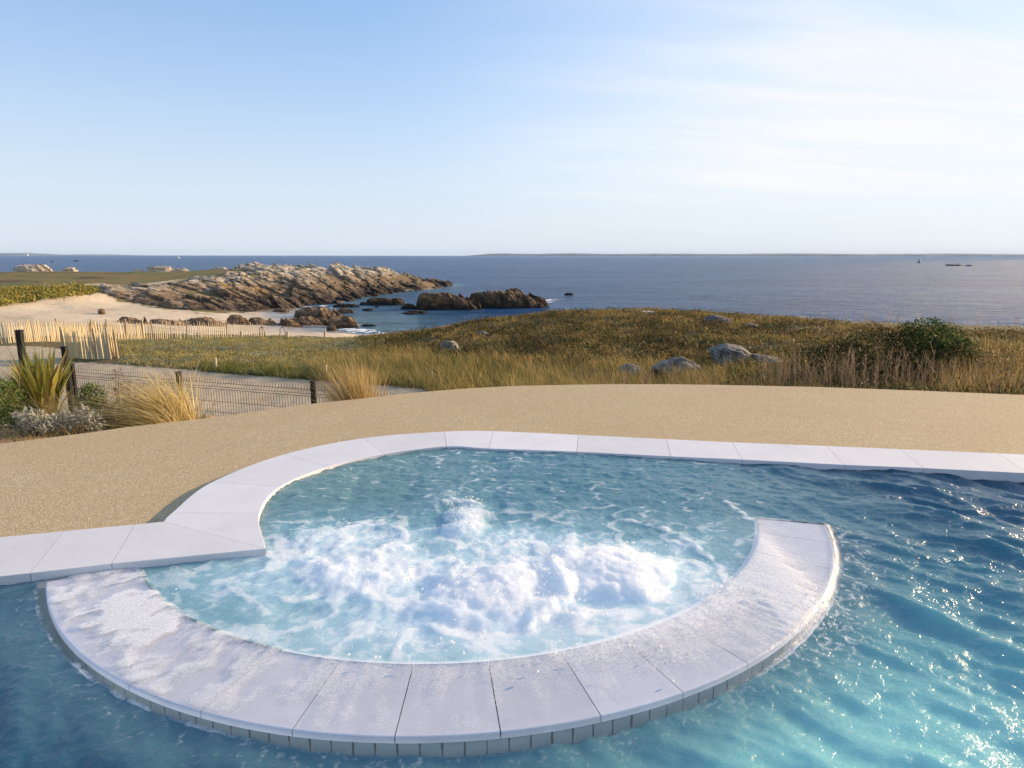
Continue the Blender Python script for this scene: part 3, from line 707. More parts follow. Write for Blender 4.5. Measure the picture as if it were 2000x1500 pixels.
# ------------------------------------------------------------------ rocks
def rock_mat(name, pale, mid, dark, zlo, zhi, lichen=(.34, .20, .06)):
    t = NT(name); p = t.pos(); z = t.n('ShaderNodeSeparateXYZ', {0: p}).outputs[2]
    n = t.noise(p, .55, 7, .62); n2 = t.noise(t.mapping(p, (.35, .5, 2.0), (0, R(-15), 0)), 1.5, 7, .7); n3 = t.noise(p, .22, 4, .5)
    f = t.math('ADD', t.ramp(z, zlo, zhi, smooth=False), t.math('MULTIPLY', t.math('SUBTRACT', n, .5), 1.0), clamp=True)
    c = t.mix(t.ramp(f, .05, .42), dark, mid); c = t.mix(t.ramp(f, .40, .72), c, pale)
    c = t.mix(t.math('MULTIPLY', t.math('MULTIPLY', t.ramp(n3, .54, .70), t.ramp(f, .15, .4)), .55), c, lichen) if lichen else c
    c = t.mix(1.0, c, t.mix(t.ramp(n2, .30, .70), (.30, .29, .28), (1.55, 1.55, 1.55)), 'MULTIPLY')
    M[name] = t.done(t.bsdf(Base_Color=c, Roughness=.85, Specular_IOR_Level=.25, Normal=t.bump(n2, .7, .25)))
rock_mat('headland_rock', (.40, .345, .265), (.175, .125, .078), (.03, .022, .016), SEA - .1, +.4)
rock_mat('reef_rock', (.13, .085, .048), (.075, .048, .028), (.016, .012, .009), SEA - .2, SEA + 3.6, (.17, .095, .03))
rock_mat('cove_rock', (.25, .165, .095), (.155, .098, .054), (.045, .03, .02), SEA - .2, SEA + 1.8, None)
rock_mat('far_rock', (.46, .38, .28), (.33, .26, .17), (.17, .13, .08), -4, -1.5, None)
# headland: one mass of tilted slabs
HP = [(186, 566), (215, 578), (262, 592), (330, 601), (420, 609), (480, 609), (560, 601), (640, 596), (700, 589), (780, 577), (830, 567), (885, 560), (870, 548), (830, 545), (800, 538), (755, 526), (650, 521), (560, 519), (515, 525), (455, 529), (430, 541), (395, 548), (350, 556), (300, 563), (230, 562)]
ha = np.linspace(math.atan((175 - 1000) / FPX), math.atan((900 - 1000) / FPX), 620); hr = np.geomspace(80, 205, 520)
hx = (hr[:, None] * np.sin(ha)[None]).ravel(); hy = (hr[:, None] * np.cos(ha)[None]).ravel(); hz_ = ground_z(hx, hy)
hpx, hpy = proj(hx, hy, hz_)
hd = dist_line(hpx, hpy, HP + HP[:1]); hin = in_poly(hpx, hpy, HP)
sd = np.where(hin, hd, -hd)
mk = sstep(-13, 3, sd + 5 * fbm2(hx / 4, hy / 6, 3, 95)) * sstep(204, 190, np.hypot(hx, hy))
xr = hx * math.cos(R(12)) + hy * math.sin(R(12)); yr = -hx * math.sin(R(12)) + hy * math.cos(R(12))
s1, id1 = slabs(xr, yr, 7.5, 6.5, .17, 101, .15, .03); s2, _ = slabs(xr, yr, 5.2, 2.0, .17, 111, .13, .035); s3, _ = slabs(xr, yr, 2.0, .7, .2, 121, .16, .05)
big = .55 + .45 * sstep(250, 560, hpx)
rel = (s1 * .6 + s2 * .85 + s3 * .6) * big + .3 * fbm2(hx / 6, hy / 6, 4, 131)
turf = sstep(.10, .32, fbm2(hx / 7, hy / 9, 4, 133) + .55 * sstep(560, 430, hpx) * sstep(566, 540, hpy) - .25 - .6 * sstep(480, 600, hpx))
rel = rel * (1 - .85 * turf)
hz2 = hz_ + mk * (rel + .35) - (1 - mk) * 2.2
F = grid_faces(len(hr), len(ha)); keep = (mk[F].max(1) > .01); F = F[keep]
use = np.unique(F); re = np.zeros(len(hx), np.int64); re[use] = np.arange(len(use))
t = NT('headland_turf'); M['headland_turf'] = t.done(t.bsdf(Base_Color=t.mix(t.noise(t.pos(), .8, 6), (.10, .075, .03), (.19, .15, .06)), Roughness=.95))
mi = (turf[F].mean(1) > .6).astype(int)
thing('rocky_headland', 'long layered rock headland with slanting pale slabs running out into the sea', 'headland',
      me=mesh('rocky_headland', np.c_[hx, hy, hz2][use], [re[F]], [M['headland_rock'], M['headland_turf']], False, midx=mi))

def slab_rock(name, label, cat, px0, px1, pyb, pyt, z, mat, group=None, dip=.3, cell=None, deep=.7, seed=0, n=90, rough=.4, round_=.55, skew=.0):
    """low stratified rock standing on level z; pixel extents of the photo give its place and size"""
    x0, y0 = atz(px0, pyb, z); x1, y1 = atz(px1, pyb, z)
    w = float(x1 - x0); cx, cy = float(x0 + x1) / 2, float(y0 + y1) / 2
    d = w * deep / 2; cy += d * .8
    _, _, zt = atY((px0 + px1) / 2, pyt, cy); H = max(float(zt) - z, .05 * w)
    g = np.linspace(-1.25, 1.25, n); U, Vv = np.meshgrid(g, g); U = U.ravel(); Vv = Vv.ravel()
    X, Y = U * w / 2, Vv * d
    rr_ = np.sqrt(U ** 2 + Vv ** 2) + .16 * fbm2(U * 1.7 + seed, Vv * 1.7, 3, 200 + seed)
    env = np.clip(1 - rr_ ** 2, -1, 1); env = np.where(env > 0, np.abs(env) ** round_, env * 1.5)
    env = env * (1 - skew * U)
    cell = cell or w / 5
    s, _ = slabs(X + seed * 7.7, Y + seed * 3.1, cell * 1.5, cell, dip, 210 + seed, rough * .8, .10); s2, _ = slabs(X + 31 + seed, Y, cell * .5, cell * .34, dip * 1.2, 230 + seed, rough * 1.3, .30)
    Z = H * env + (s * .75 + s2 * .7) * sstep(-.2, .35, env) + .06 * H * fbm2(X / cell * 2, Y / cell * 2, 4, 240 + seed)
    Z = Z - np.maximum(0, (Z.max() - H * 1.12)) * 0
    Z = np.minimum(Z, H * 1.15 + .1 * (Z - H * 1.15)); Z = np.where(env < -.3, -1.0, Z)
    F = grid_faces(n, n); F = F[env[F].max(1) > -.3]
    use = np.unique(F); re = np.zeros(n * n, int); re[use] = np.arange(len(use))
    return thing(name, label, cat, (cx, cy, z), 0, group, mesh(name, np.c_[X, Y, Z][use], [re[F]], M[mat], False))
CV, IS, WR, FR = 'brown rocks scattered on the cove beach', 'dark islet rocks in the bay', 'low dark rocks awash off the headland', 'pale outcrops on the skyline of the heath'
q = [
 ('islet_rock', 'largest dark craggy islet rock out in the bay, surf at its right tip', 'rock', 906, 1074, 602, 568, SEA, 'reef_rock', IS, .34, 1.8, .55, 1, 190, 1.0, .7, .28),
 ('islet_rock', 'lower dark islet rock left of the largest one, flat topped', 'rock', 806, 940, 606, 576, SEA, 'reef_rock', IS, .34, 1.5, .6, 2, 170, 1.0, .7, .12),
 ('sea_rock', 'small dark rock awash at the left foot of the islet', 'rock', 781, 812, 604, 594, SEA, 'reef_rock', IS, .2, None, .7, 3, 50),
 ('sea_rock', 'flat dark rock with foam in front of the islet', 'rock', 782, 832, 614, 608, SEA, 'reef_rock', IS, .2, None, .9, 4, 50),
 ('sea_rock', 'tiny lone dark rock in open water right of the islet', 'rock', 1103, 1121, 576.5, 571.5, SEA, 'reef_rock', None, .3, None, .6, 5, 30),
 ('sea_rock', 'dark wedge rock in the water below the headland', 'rock', 700, 786, 597, 584, SEA, 'reef_rock', WR, .25, 1.6, .5, 6, 70),
 ('sea_rock', 'low dark rock between the sand tongue and the wedge rock', 'rock', 647, 703, 601, 595, SEA, 'reef_rock', WR, .2, None, .6, 7, 60),
 ('sea_rock', 'brown rounded rock at the tip of the sand tongue', 'rock', 650, 690, 612, 603, SEA, 'cove_rock', WR, .2, None, .7, 8, 50),
 ('sea_rock', 'flat little rock awash in the middle of the cove', 'rock', 707, 729, 607, 603, SEA, 'reef_rock', WR, .1, None, .7, 9, 30),
 ('sea_rock', 'speck of dark rock beside the wedge rock', 'rock', 731, 741, 601, 598, SEA, 'reef_rock', WR, .1, None, .7, 10, 20),
 ('sea_rock', 'thin dark rock awash near the beach waterline', 'rock', 705, 735, 638, 634, SEA, 'reef_rock', WR, .1, None, .6, 11, 40),
 ('beach_rock', 'broad brown humped rock in the middle of the cove beach', 'rock', 560, 664, 626, 603, -6.3, 'cove_rock', CV, .34, 1.0, .8, 12, 140, .7, .9, .2),
 ('beach_rock', 'square topped brown rock standing at the waterline', 'rock', 637, 697, 642, 622, -6.35, 'cove_rock', CV, .32, 1.1, .6, 13, 110, .7, .45, .15),
 ('beach_rock', 'small round brown boulder leaning on the square rock', 'rock', 636, 656, 647, 633, -6.3, 'cove_rock', CV, .1, None, .9, 14, 40, .2, .5),
 ('beach_rock', 'rounded brown rock at the left end of the middle rock chain', 'rock', 431, 492, 636, 618, -5.7, 'cove_rock', CV, .2, 1.3, .6, 15, 90, .30, 1.0, .22),
 ('beach_rock', 'long low brown rock behind the picket fence end', 'rock', 462, 532, 636, 621, -5.8, 'cove_rock', CV, .22, 1.2, .6, 16, 90, .30, 1.0, .22),
 ('beach_rock', 'brown split rock right of the fence end', 'rock', 522, 584, 639, 624, -6.0, 'cove_rock', CV, .3, 1.2, .6, 17, 90, .30, 1.0, .22),
 ('beach_rock', 'ridged brown rock joining the split rock and the humped rock', 'rock', 556, 648, 637, 621, -6.2, 'cove_rock', CV, .3, 1.2, .6, 18, 100, .30, 1.0, .22),
 ('beach_rock', 'low rock with long shadow behind the near fence posts', 'rock', 345, 426, 633, 622, -5.2, 'cove_rock', CV, .2, 1.2, .6, 19, 80, .30, 1.0, .22),
 ('beach_rock', 'flat brown rock slab left of the low shadowed rock', 'rock', 283, 350, 633, 624.5, -5.0, 'cove_rock', CV, .2, 1.2, .6, 20, 70, .30, 1.0, .22),
 ('beach_rock', 'dark jagged little rock on the sand above the picket fence', 'rock', 222, 278, 630, 621, -4.7, 'cove_rock', CV, .3, .8, .6, 21, 60, .5, .6),
 ('beach_rock', 'small flat rock on the upper sand tongue', 'rock', 532, 560, 608, 603, -5.9, 'cove_rock', CV, .2, None, .7, 22, 40),
 ('beach_rock', 'tiny dark rock alone on the open sand', 'rock', 190, 203, 607.5, 604, -4.3, 'cove_rock', CV, .2, None, .7, 23, 30),
 ('skyline_outcrop', 'largest pale slab outcrop at the far left skyline', 'rock', 18, 86, 530.5, 519.5, -2.4, 'far_rock', FR, .25, 3.2, .7, 24, 80, .3, .5),
 ('skyline_outcrop', 'small pale outcrop alone right of the largest skyline one', 'rock', 112, 146, 533.5, 525, -2.5, 'far_rock', FR, .25, 2.6, .7, 25, 60, .3, .5),
 ('skyline_outcrop', 'tiny pale outcrop leftmost of the middle skyline row', 'rock', 258, 277, 532, 527, -2.4, 'far_rock', FR, .25, None, .7, 26, 40, .3, .5),
 ('skyline_outcrop', 'broken double outcrop in the middle skyline row', 'rock', 281, 330, 531, 522.5, -2.3, 'far_rock', FR, .25, 1.8, .7, 27, 60, .5, .5),
 ('skyline_outcrop', 'flat outcrop rightmost of the middle skyline row', 'rock', 329, 364, 531.5, 525, -2.4, 'far_rock', FR, .25, 1.8, .7, 28, 50, .4, .5),
 ('skyline_outcrop', 'pale outcrop where the heath meets the rocky headland', 'rock', 402, 442, 532, 524, -2.2, 'far_rock', FR, .25, 1.8, .7, 29, 60, .4, .5),
 ('far_reef', 'thin black reef on the open sea at far right', 'reef', 1850, 1882, 518, 515.3, SEA, 'reef_rock', None, .1, None, .5, 30, 30),
 ('far_reef', 'shorter black reef just right of the thin one', 'reef', 1886, 1902, 518.2, 516.2, SEA, 'reef_rock', None, .1, None, .5, 31, 24),
 ('far_reef', 'black reef speck with surf far out at left', 'reef', 142, 152, 511.6, 509.4, SEA, 'reef_rock', None, .1, None, .5, 32, 24),
 ('far_reef', 'faint black reef speck left of the surf one', 'reef', 96, 104, 513.2, 511.6, SEA, 'reef_rock', None, .1, None, .5, 33, 24),
]
for a in q: slab_rock(*a)

# lichen covered boulders on the near heath
t = NT('boulder'); p = t.opos()
n = t.noise(p, 2.6, 8, .68); n2 = t.noise(p, 14, 6, .7); v = t.vor(p, 5)
c = t.mix(t.ramp(n, .34, .66), (.06, .056, .048), (.30, .272, .235)); c = t.mix(t.ramp(n2, .55, .72), c, (.46, .43, .38)); c = t.mix(t.ramp(n2, .46, .36), c, (.035, .034, .03)); c = t.mix(t.math('MULTIPLY', t.ramp(t.noise(p, 5, 5, .6), .58, .66), .7), c, (.30, .22, .07))
M['boulder'] = t.done(t.bsdf(Base_Color=c, Roughness=.9, Normal=t.bump(t.math('ADD', n, n2), .7, .05)))
def boulder(label, px, pyb, wpx, hpx_, sc=(1, .8), dip=0.0, seed=0, group='grey boulders on the heath', strat=.0):
    x, y, z = on_ground(px, pyb, 8); z -= .0
    k = math.hypot(x, y) / FPX; w = wpx * k; h = hpx_ * k
    bm = bmesh.new(); bmesh.ops.create_icosphere(bm, subdivisions=5, radius=1)
    V = np.array([v.co for v in bm.verts]); F = np.array([[v.index for v in f.verts] for f in bm.faces]); bm.free()
    d = 1 + .30 * fbm3(V * 1.3 + seed * 3.7, 3, 300 + seed) + .10 * fbm3(V * 4 + seed, 3, 310 + seed)
    pl = rng.normal(size=(9, 3)); pl /= np.linalg.norm(pl, axis=1)[:, None]
    lim = .74 + .12 * rng.random(9)
    d = d - .16 * np.clip(.16 - np.abs(noise3(V * 2.2 + seed * 1.9, 320 + seed)), 0, 1) / .16 * (.5 + .5 * noise3(V * 1.1, 330 + seed))
    V = V * d[:, None]
    for nrm, l_ in zip(pl, lim):                             # flat fracture faces
        s = V @ nrm; V = V - np.clip(s - l_, 0, None)[:, None] * .8 * nrm
    if strat:
        s = V[:, 2] * 5 + V[:, 0] * 1.2 + .5 * fbm3(V * 2, 2, 5); fr_ = s - np.floor(s)
        V[:, :2] *= (1 - strat * sstep(.55, .95, fr_) * sstep(1.0, .96, fr_))[:, None]
    V = V * np.array((w / 2 * 1.12, w / 2 * sc[1], h * .62)) + np.array((0, 0, h * .30))
    V[:, 2] += -dip * V[:, 0]
    thing('boulder', label, 'boulder', (x, y, z), 0, group, mesh('boulder', V, [F], M['boulder'], True))
boulder('rounded grey speckled boulder, largest near the middle of the terrace edge', 1320, 736, 80, 40, (1, .8), .0, 1)
boulder('pale cleft rock with bright right face above the rounded boulder', 1432, 716, 86, 50, (1, .9), .18, 2, strat=.08)
boulder('flat pale rock sloping right into the dry stalks', 1510, 722, 74, 26, (1, .9), .22, 3, strat=.08)
boulder('low half buried rock left of the rounded boulder', 1227, 733, 46, 24, (1, .8), .0, 4)
boulder('dark mottled rock on the left flank of the hill', 880, 690, 40, 26, (1, .9), .05, 5, strat=.15)
boulder('small pale rock high on the left flank of the hill', 945, 656, 22, 10, (1, .9), .1, 6)
boulder('grey rock breaking the crest of the hill', 1402, 633, 48, 17, (1, .9), .12, 7, strat=.15)
boulder('little dark rock at the edge of the grass and the crest', 1470, 640, 30, 9, (1, .9), .1, 8)
boulder('tan stone on the bare soil of the planting bed', 12, 848, 26, 14, (1, .9), .0, 9, None)
# pale slab lying on the crest
x, y, z = on_ground(1266, 612, 20); k = math.hypot(x, y) / FPX
V, F = box(-10.5 * k, 10.5 * k, -.25, .25, -.05, 4.4 * k)
thing('stone_slab', 'pale rectangular stone slab lying on the crest of the hill', 'stone slab', (x, y, z), R(3), None, bm_mesh('stone_slab', bevelled(V, F[0][None].reshape(1, -1, 4), .02), simple('pale_stone', (.72, .64, .50), .8)))

# ------------------------------------------------------------------ chestnut paling fences
t = NT('paling'); p = t.opos(); oi = t.n('ShaderNodeObjectInfo').outputs['Random']
n = t.noise(t.mapping(p, (30, 30, 3)), 1.0, 5, .6)
c = t.mix(n, (.46, .35, .19), (.78, .66, .42)); c = t.mix(t.math('MULTIPLY', t.ramp(oi, .70, 1.0), .6), c, (.30, .25, .18))
M['paling'] = t.done(t.bsdf(Base_Color=c, Roughness=.8, Normal=t.bump(n, .4, .004)))
simple('weathered_post', (.40, .31, .19), .85, .35, 8, .4, .008)
simple('dark_post', (.12, .09, .06), .85, .35, 8, .4, .008)
simple('fence_wire', (.20, .18, .15), .5)
def pale_me(h, w, seed):
    r_ = np.random.default_rng(seed); n = 5; pts = np.c_[np.cumsum(r_.normal(0, .006, n)), np.cumsum(r_.normal(0, .006, n)), np.linspace(-.05, h, n)]
    return tube(pts, np.array((w, w * 1.05, w, w * .9, w * .35)), 5)
pal_me = [mesh('picket', *pale_me(1.0, .024 + .005 * (i % 3), i), M['paling'], False) for i in range(7)]
post_me = mesh('fence_post', *tube([(0, 0, -.1), (0, 0, .6), (0.01, 0, 1.12)], (.045, .044, .040), 8), M['weathered_post'], False)
dpost_me = mesh('fence_post', *tube([(0, 0, -.1), (0, 0, .6), (-.01, 0, 1.12)], (.045, .044, .040), 8), M['dark_post'], False)
def paling_fence(label, line, n, hgt, posts, lean=0.0, amp=.04, dark=(), group='chestnut paling fences'):
    """line: list of photo pixels of the fence foot"""
    W = [on_ground(px, py, 12) for px, py in line]; W = np.array(W); L = np.r_[0, np.cumsum(np.linalg.norm(np.diff(W[:, :2], axis=0), axis=1))]
    root = thing('paling_fence', label, 'fence', tuple(W[0]), 0, group)
    def at(s):
        x = np.interp(s, L, W[:, 0]); y = np.interp(s, L, W[:, 1]); return x, y, float(ground_z(x, y))
    top = [[], []]
    for i in range(n):
        s = (i + .5 + rng.uniform(-.12, .12)) / n * L[-1]; x, y, z = at(s)
        o = obj('picket', pal_me[rng.integers(7)], root, (x - W[0, 0], y - W[0, 1], z - W[0, 2]))
        o.rotation_euler = (rng.normal(0, amp * .7), lean + rng.normal(0, amp), rng.uniform(0, 6)) if False else (rng.normal(0, amp * .6), lean + rng.normal(0, amp), 0)
        o.scale = (1, 1, hgt * rng.uniform(.90, 1.08))
    for f in (.22, .78):
        pts = [np.array(at(s)) - W[0] + np.array((0, 0, f * hgt)) for s in np.linspace(0, L[-1], 24)]
        obj('wire', mesh('wire', *tube(pts, .006, 4), M['fence_wire'], True), root)
    for j, f in enumerate(posts):
        x, y, z = at(f * L[-1]); o = obj('fence_post', dpost_me if j in dark else post_me, root, (x - W[0, 0], y - W[0, 1], z - W[0, 2])); o.scale = (1, 1, hgt * 1.0); o.rotation_euler = (0, rng.normal(0, .05), 0)
paling_fence('long low paling fence running from the left edge of the photo behind the planting', [(-60, 674), (20, 672), (120, 669), (205, 665)], 84, 1.0, (.15, .5, .83), 0, .02)
paling_fence('leaning stretch of paling fence with crowded pickets above the nearer panel', [(178, 667), (230, 665.5), (284, 664)], 34, 1.02, (.27, .62, .97), -.03, .02)
paling_fence('far even paling fence leading right towards the beach steps', [(282, 664), (330, 662.5), (390, 661), (450, 659.5), (516, 658)], 52, 1.02, (.08, .36, .70, .99), 0, .02, dark=(0,))
paling_fence('near paling panel of thick pickets beside the gravel path', [(124, 701), (160, 702.5), (200, 703), (217, 703)], 40, 1.04, (.0, .5, .99), -.02, .015)
paling_fence('short return of dark pickets at the right end of the near panel', [(217, 702), (224, 700), (231, 701.5)], 9, .95, (.97,), -.04, .02)

# wooden bollards along the path and the dune edge
simple('bollard_wood', (.50, .40, .25), .85, .3, 10, .4, .008)
for px, pyb, hpx_, wpx, lab in ((422, 723, 21, 5.5, 'short round wooden bollard on the path edge below the far paling fence'), (637, 738, 23, 5.5, 'wooden bollard at the path edge left of the dry grass tuft'), (844, 746, 21, 4, 'slim wooden bollard in tall grass at the foot of the hill'), (635, 659, 13, 4, 'wooden post in front of the wet sand, rightmost at the beach edge'), (562, 661, 13, 4, 'wooden post beside the curved handrail at the beach edge'), (472, 660, 12, 4.5, 'squat wooden post against the far end of the paling fence'), (352, 664.5, 11, 4.5, 'squat wooden post in front of the middle of the far paling fence'), (905, 744, 18, 3.4, 'thin leaning post hidden in grass right of the slim bollard'), (1130, 752, 10, 3.5, 'stub of a post at the terrace edge among pale dry stems')):
    x, y, z = on_ground(px, pyb, 8.8); k = math.hypot(x, y) / FPX; h = hpx_ * k; w = wpx * k / 2
    me = mesh('bollard', *tube([(0, 0, -.15), (0, 0, h * .5), (.01, 0, h - .02), (.01, 0, h)], (w, w, w * .97, w * .8), 12), M['bollard_wood'], False)
    thing('bollard', lab, 'bollard', (x, y, z), 0, 'wooden bollards and posts', me)
# bent handrails of the beach steps
simple('galvanised', (.30, .28, .26), .5, .2, 10, .1, .002, .6)
for px, w, lab in ((513, 4.5, 'curved metal handrail just right of the paling fence end'), (553, 5, 'curved metal handrail beside the wooden post on the beach')):
    x, y, z = on_ground(px, 660, 20); k = math.hypot(x, y) / FPX; h = 19 * k; ww = w * k
    a = np.linspace(np.pi, 0, 9)
    pts = [(-ww * 1.5, 0, -.1), (-ww * .8, 0, h * .6)] + [(ww * .9 * math.cos(t_), 0, h - ww + ww * math.sin(t_)) for t_ in a] + [(ww * 1.0, 0, -.1)]
    thing('handrail', lab, 'handrail', (x, y, z), 0, 'curved handrails of the beach steps', mesh('handrail', *tube(pts, .035, 6), M['galvanised'], True))

# ------------------------------------------------------------------ black welded wire fence below the terrace
simple('black_metal', (.012, .012, .012), .6, .2, 20, .05)
[n_ for n_ in M['black_metal'].node_tree.nodes if n_.type == 'BSDF_PRINCIPLED'][0].inputs['Specular IOR Level'].default_value = .2
FZ = -.20
fp = [np.array([float(v) for v in atz(px, py, FZ)]) for px, py in ((141, 723), (350, 739), (612, 757.5), (800, 774))]
wf = thing('wire_fence', 'black welded wire mesh fence between the planting bed and the gravel path', 'wire fence', (fp[0][0], fp[0][1], FZ - 1.25))
o0 = np.array((fp[0][0], fp[0][1], FZ - 1.25))
for a, b in zip(fp[:-1], fp[1:]):
    d = b - a; L = np.linalg.norm(d); d = d / L; nrm = np.array((-d[1], d[0])); parts = []
    prof = [(0, 1.25 + .03), (0, 1.215), (.045, 1.165), (0, 1.115), (0, .62), (.045, .57), (0, .52), (0, .05)]
    nv = int(L / .05)
    for i in range(1, nv):
        c = a + d * (L * i / nv)
        pts = [np.array((*(c - nrm * q_), FZ - 1.25 + z_)) - o0 for q_, z_ in prof]
        parts.append(tube(pts, .0028, 4, False))
    for q_, z_ in prof[1:]:
        pts = [np.array((*(e - nrm * q_), FZ - 1.25 + z_)) - o0 for e in (a, b)]
        parts.append(tube(pts, .0034, 4, False))
    for z_ in (.92, .75, .3):
        parts.append(tube([np.array((*e, FZ - 1.25 + z_)) - o0 for e in (a, b)], .003, 4, False))
    V, F, _ = join(parts); obj('mesh_panel', mesh('mesh_panel', V, F, M['black_metal'], True), wf)
for c in fp[:3]:
    V, F = box(-.032, .032, -.032, .032, 0, 1.33); V2, F2 = box(-.037, .037, -.037, .037, 1.328, 1.352)
    o = obj('fence_post', bm_mesh('fence_post', bevelled(V, F[0][None].reshape(1, -1, 4), .004), M['black_metal']), wf, np.array((*c, FZ - 1.25)) - o0)
    o2 = obj('post_cap', bm_mesh('post_cap', bevelled(V2, F2[0][None].reshape(1, -1, 4), .005), M['black_metal']), o)
def gatepost(label, px0, py0, px1, py1, Y, wpx):
    x0, y0, z0 = (float(v) for v in atY(px0, py0, Y)); x1, y1, z1 = (float(v) for v in atY(px1, py1, Y)); w = wpx / FPX * Y / 2
    dz_ = z1 - float(ground_z(x1, Y)) + .1; k = (z0 - z1 + dz_) / (z0 - z1); bx = x0 + (x1 - x0) * k
    g = thing('gate_post', label, 'post', (bx, Y, z1 - dz_), 0, 'tall black gate posts')
    h = z0 - z1 + dz_; V, F = box(-w, w, -w, w, 0, h); V[4:, 0] += x0 - bx
    obj('shaft', bm_mesh('shaft', bevelled(V, F[0][None].reshape(1, -1, 4), .005), M['black_metal']), g)
    V, F = box(-w * 1.12, w * 1.12, -w * 1.12, w * 1.12, h, h + .02); V[:, 0] += x0 - bx
    obj('cap', bm_mesh('cap', bevelled(V, F[0][None].reshape(1, -1, 4), .004), M['black_metal']), g)
gatepost('tall black metal post rising left of the yellow flax leaves', 38, 648, 49, 733, 10.3, 10)
gatepost('black metal post at the right side of the flax, beside the mesh fence', 126, 680, 134, 740, 10.6, 9)

# ------------------------------------------------------------------ buoys
simple('buoy_yellow', (.75, .50, .05), .5); simple('buoy_dark', (.04, .06, .04), .5); simple('buoy_white', (.8, .8, .76), .5)
def buoy(label, px, pyb, hpx_, kindn):
    x, y = (float(v) for v in atz(px, pyb, SEA)); k = math.hypot(x, y) / FPX; h = hpx_ * k
    g = thing('buoy', label, 'buoy', (x, y, SEA), 0, 'navigation buoys far out at sea')
    if kindn == 'beacon':
        obj('float', mesh('float', *tube([(0, 0, -.3), (0, 0, h * .25), (0, 0, h * .3)], (h * .26, h * .27, h * .2), 14), M['buoy_dark'], True), g)
        obj('tower', mesh('tower', *tube([(0, 0, h * .3), (h * .03, 0, h * .72), (h * .04, 0, h * .76)], (h * .19, h * .16, h * .08), 10), M['buoy_white'], True), g)
        obj('topmark', mesh('topmark', *tube([(h * .04, 0, h * .76), (h * .04, 0, h * .88), (h * .04, 0, h)], (h * .03, h * .07, h * .015), 8), M['buoy_dark'], True), g)
    else:
        obj('float', mesh('float', *tube([(0, 0, -.3), (0, 0, h * .3), (0, 0, h * .5), (0, 0, h * .62)], (h * .3, h * .34, h * .24, h * .06), 14), M['buoy_white'], True), g)
        obj('topmark', mesh('topmark', *tube([(0, 0, h * .6), (0, 0, h * .8), (0, 0, h)], (h * .04, h * .12, h * .02), 8), M['buoy_yellow'], True), g)
buoy('dark beacon buoy with pale tower on the open sea at far right', 1795, 512.4, 8, 'beacon')
buoy('small white and yellow buoy near the far left horizon', 54, 501.3, 4.5, 'b')
buoy('small white and yellow buoy above the middle skyline outcrops', 349, 506, 4.5, 'b')
# ------------------------------------------------------------------ vegetation
WIND = np.array((-.9, -.25))
def scatter(n, poly, rlo, rhi, margin=0, cluster=0.0, seed=0):
    """points on the terrain, even in log distance, inside an outline; far side of rises included"""
    a0 = math.atan((min(q[0] for q in poly) - 1000) / FPX * 1.03) - .05; a1 = math.atan((max(q[0] for q in poly) - 1000) / FPX * 1.03) + .05
    X, Y, Z = [], [], []; got = 0
    for _ in range(14):
        a = rng.uniform(a0, a1, n * 2); r = np.exp(rng.uniform(math.log(rlo), math.log(rhi), n * 2)); x = r * np.sin(a); y = r * np.cos(a); z = ground_z(x, y)
        px, py = proj(x, y, z); ok = in_poly(px, py, poly)
        if cluster: ok &= rng.random(len(x)) < sstep(-cluster, cluster, fbm2(x / 1.4, y / 1.4, 3, 400 + seed))
        X.append(x[ok]); Y.append(y[ok]); Z.append(z[ok]); got += ok.sum()
        if got >= n: break
    return np.concatenate(X)[:n], np.concatenate(Y)[:n], np.concatenate(Z)[:n]
def pal(n, cols, var=.2):
    c = np.array(cols)[rng.integers(len(cols), size=n)]
    return c * (1 + rng.normal(0, var, (n, 1))).clip(.4, 1.8)
def blades(base, h, w, lean, c, seg=3, droop=.5):
    """tapered, bent leaves; lean is the horizontal tip offset (N,2)"""
    n = len(base); a = rng.uniform(0, np.pi, n); side = np.c_[np.cos(a), np.sin(a), np.zeros(n)]
    rows = []; cc = []
    for k in range(seg + 1):
        f = k / seg
        ctr = base + np.c_[lean * (f ** 1.7)[..., None] if False else lean * f ** 1.7, h * (f - droop * .35 * f ** 2 * np.minimum(1, np.linalg.norm(lean, axis=1) / np.maximum(h, .01)))]
        ww = (w * (1 - f) ** .7 * .5)[:, None]
        if k < seg: rows += [ctr - side * ww, ctr + side * ww]; cc += [c * (.85 + .2 * f)] * 2 if False else [c, c]
        else: rows.append(ctr); cc.append(c)
    m = len(rows); V = np.stack(rows, 1).reshape(-1, 3); C_ = np.stack(cc, 1).reshape(-1, 3)
    o = np.arange(n)[:, None] * m
    Q = np.concatenate([o + np.array([[2 * k, 2 * k + 1, 2 * k + 3, 2 * k + 2]]) for k in range(seg - 1)]) if seg > 1 else np.zeros((0, 4), int)
    T = o + np.array([[2 * seg - 2, 2 * seg - 1, 2 * seg]])
    return V, [Q, T], {'col': C_}
def leaves(ctr, L, W, c, up=.2, dirs=None):
    n = len(ctr); d = rng.normal(size=(n, 3)) if dirs is None else dirs; d[:, 2] += up; d /= np.linalg.norm(d, axis=1)[:, None]
    s = np.cross(d, rng.normal(size=(n, 3))); s /= np.linalg.norm(s, axis=1)[:, None]
    L = np.broadcast_to(L, n)[:, None]; W = np.broadcast_to(W, n)[:, None]
    V = np.stack([ctr, ctr + d * L * .45 + s * W * .5, ctr + d * L, ctr + d * L * .45 - s * W * .5], 1).reshape(-1, 3)
    return V, [np.arange(n * 4).reshape(-1, 4)], {'col': np.repeat(c, 4, 0)}
def veg(name, parts, mat, label, k='stuff', cat=None):
    V, F, A = join(parts); o = obj(name, mesh(name, V, F, M[mat], False, A))
    kind(o, k, label, cat); return o
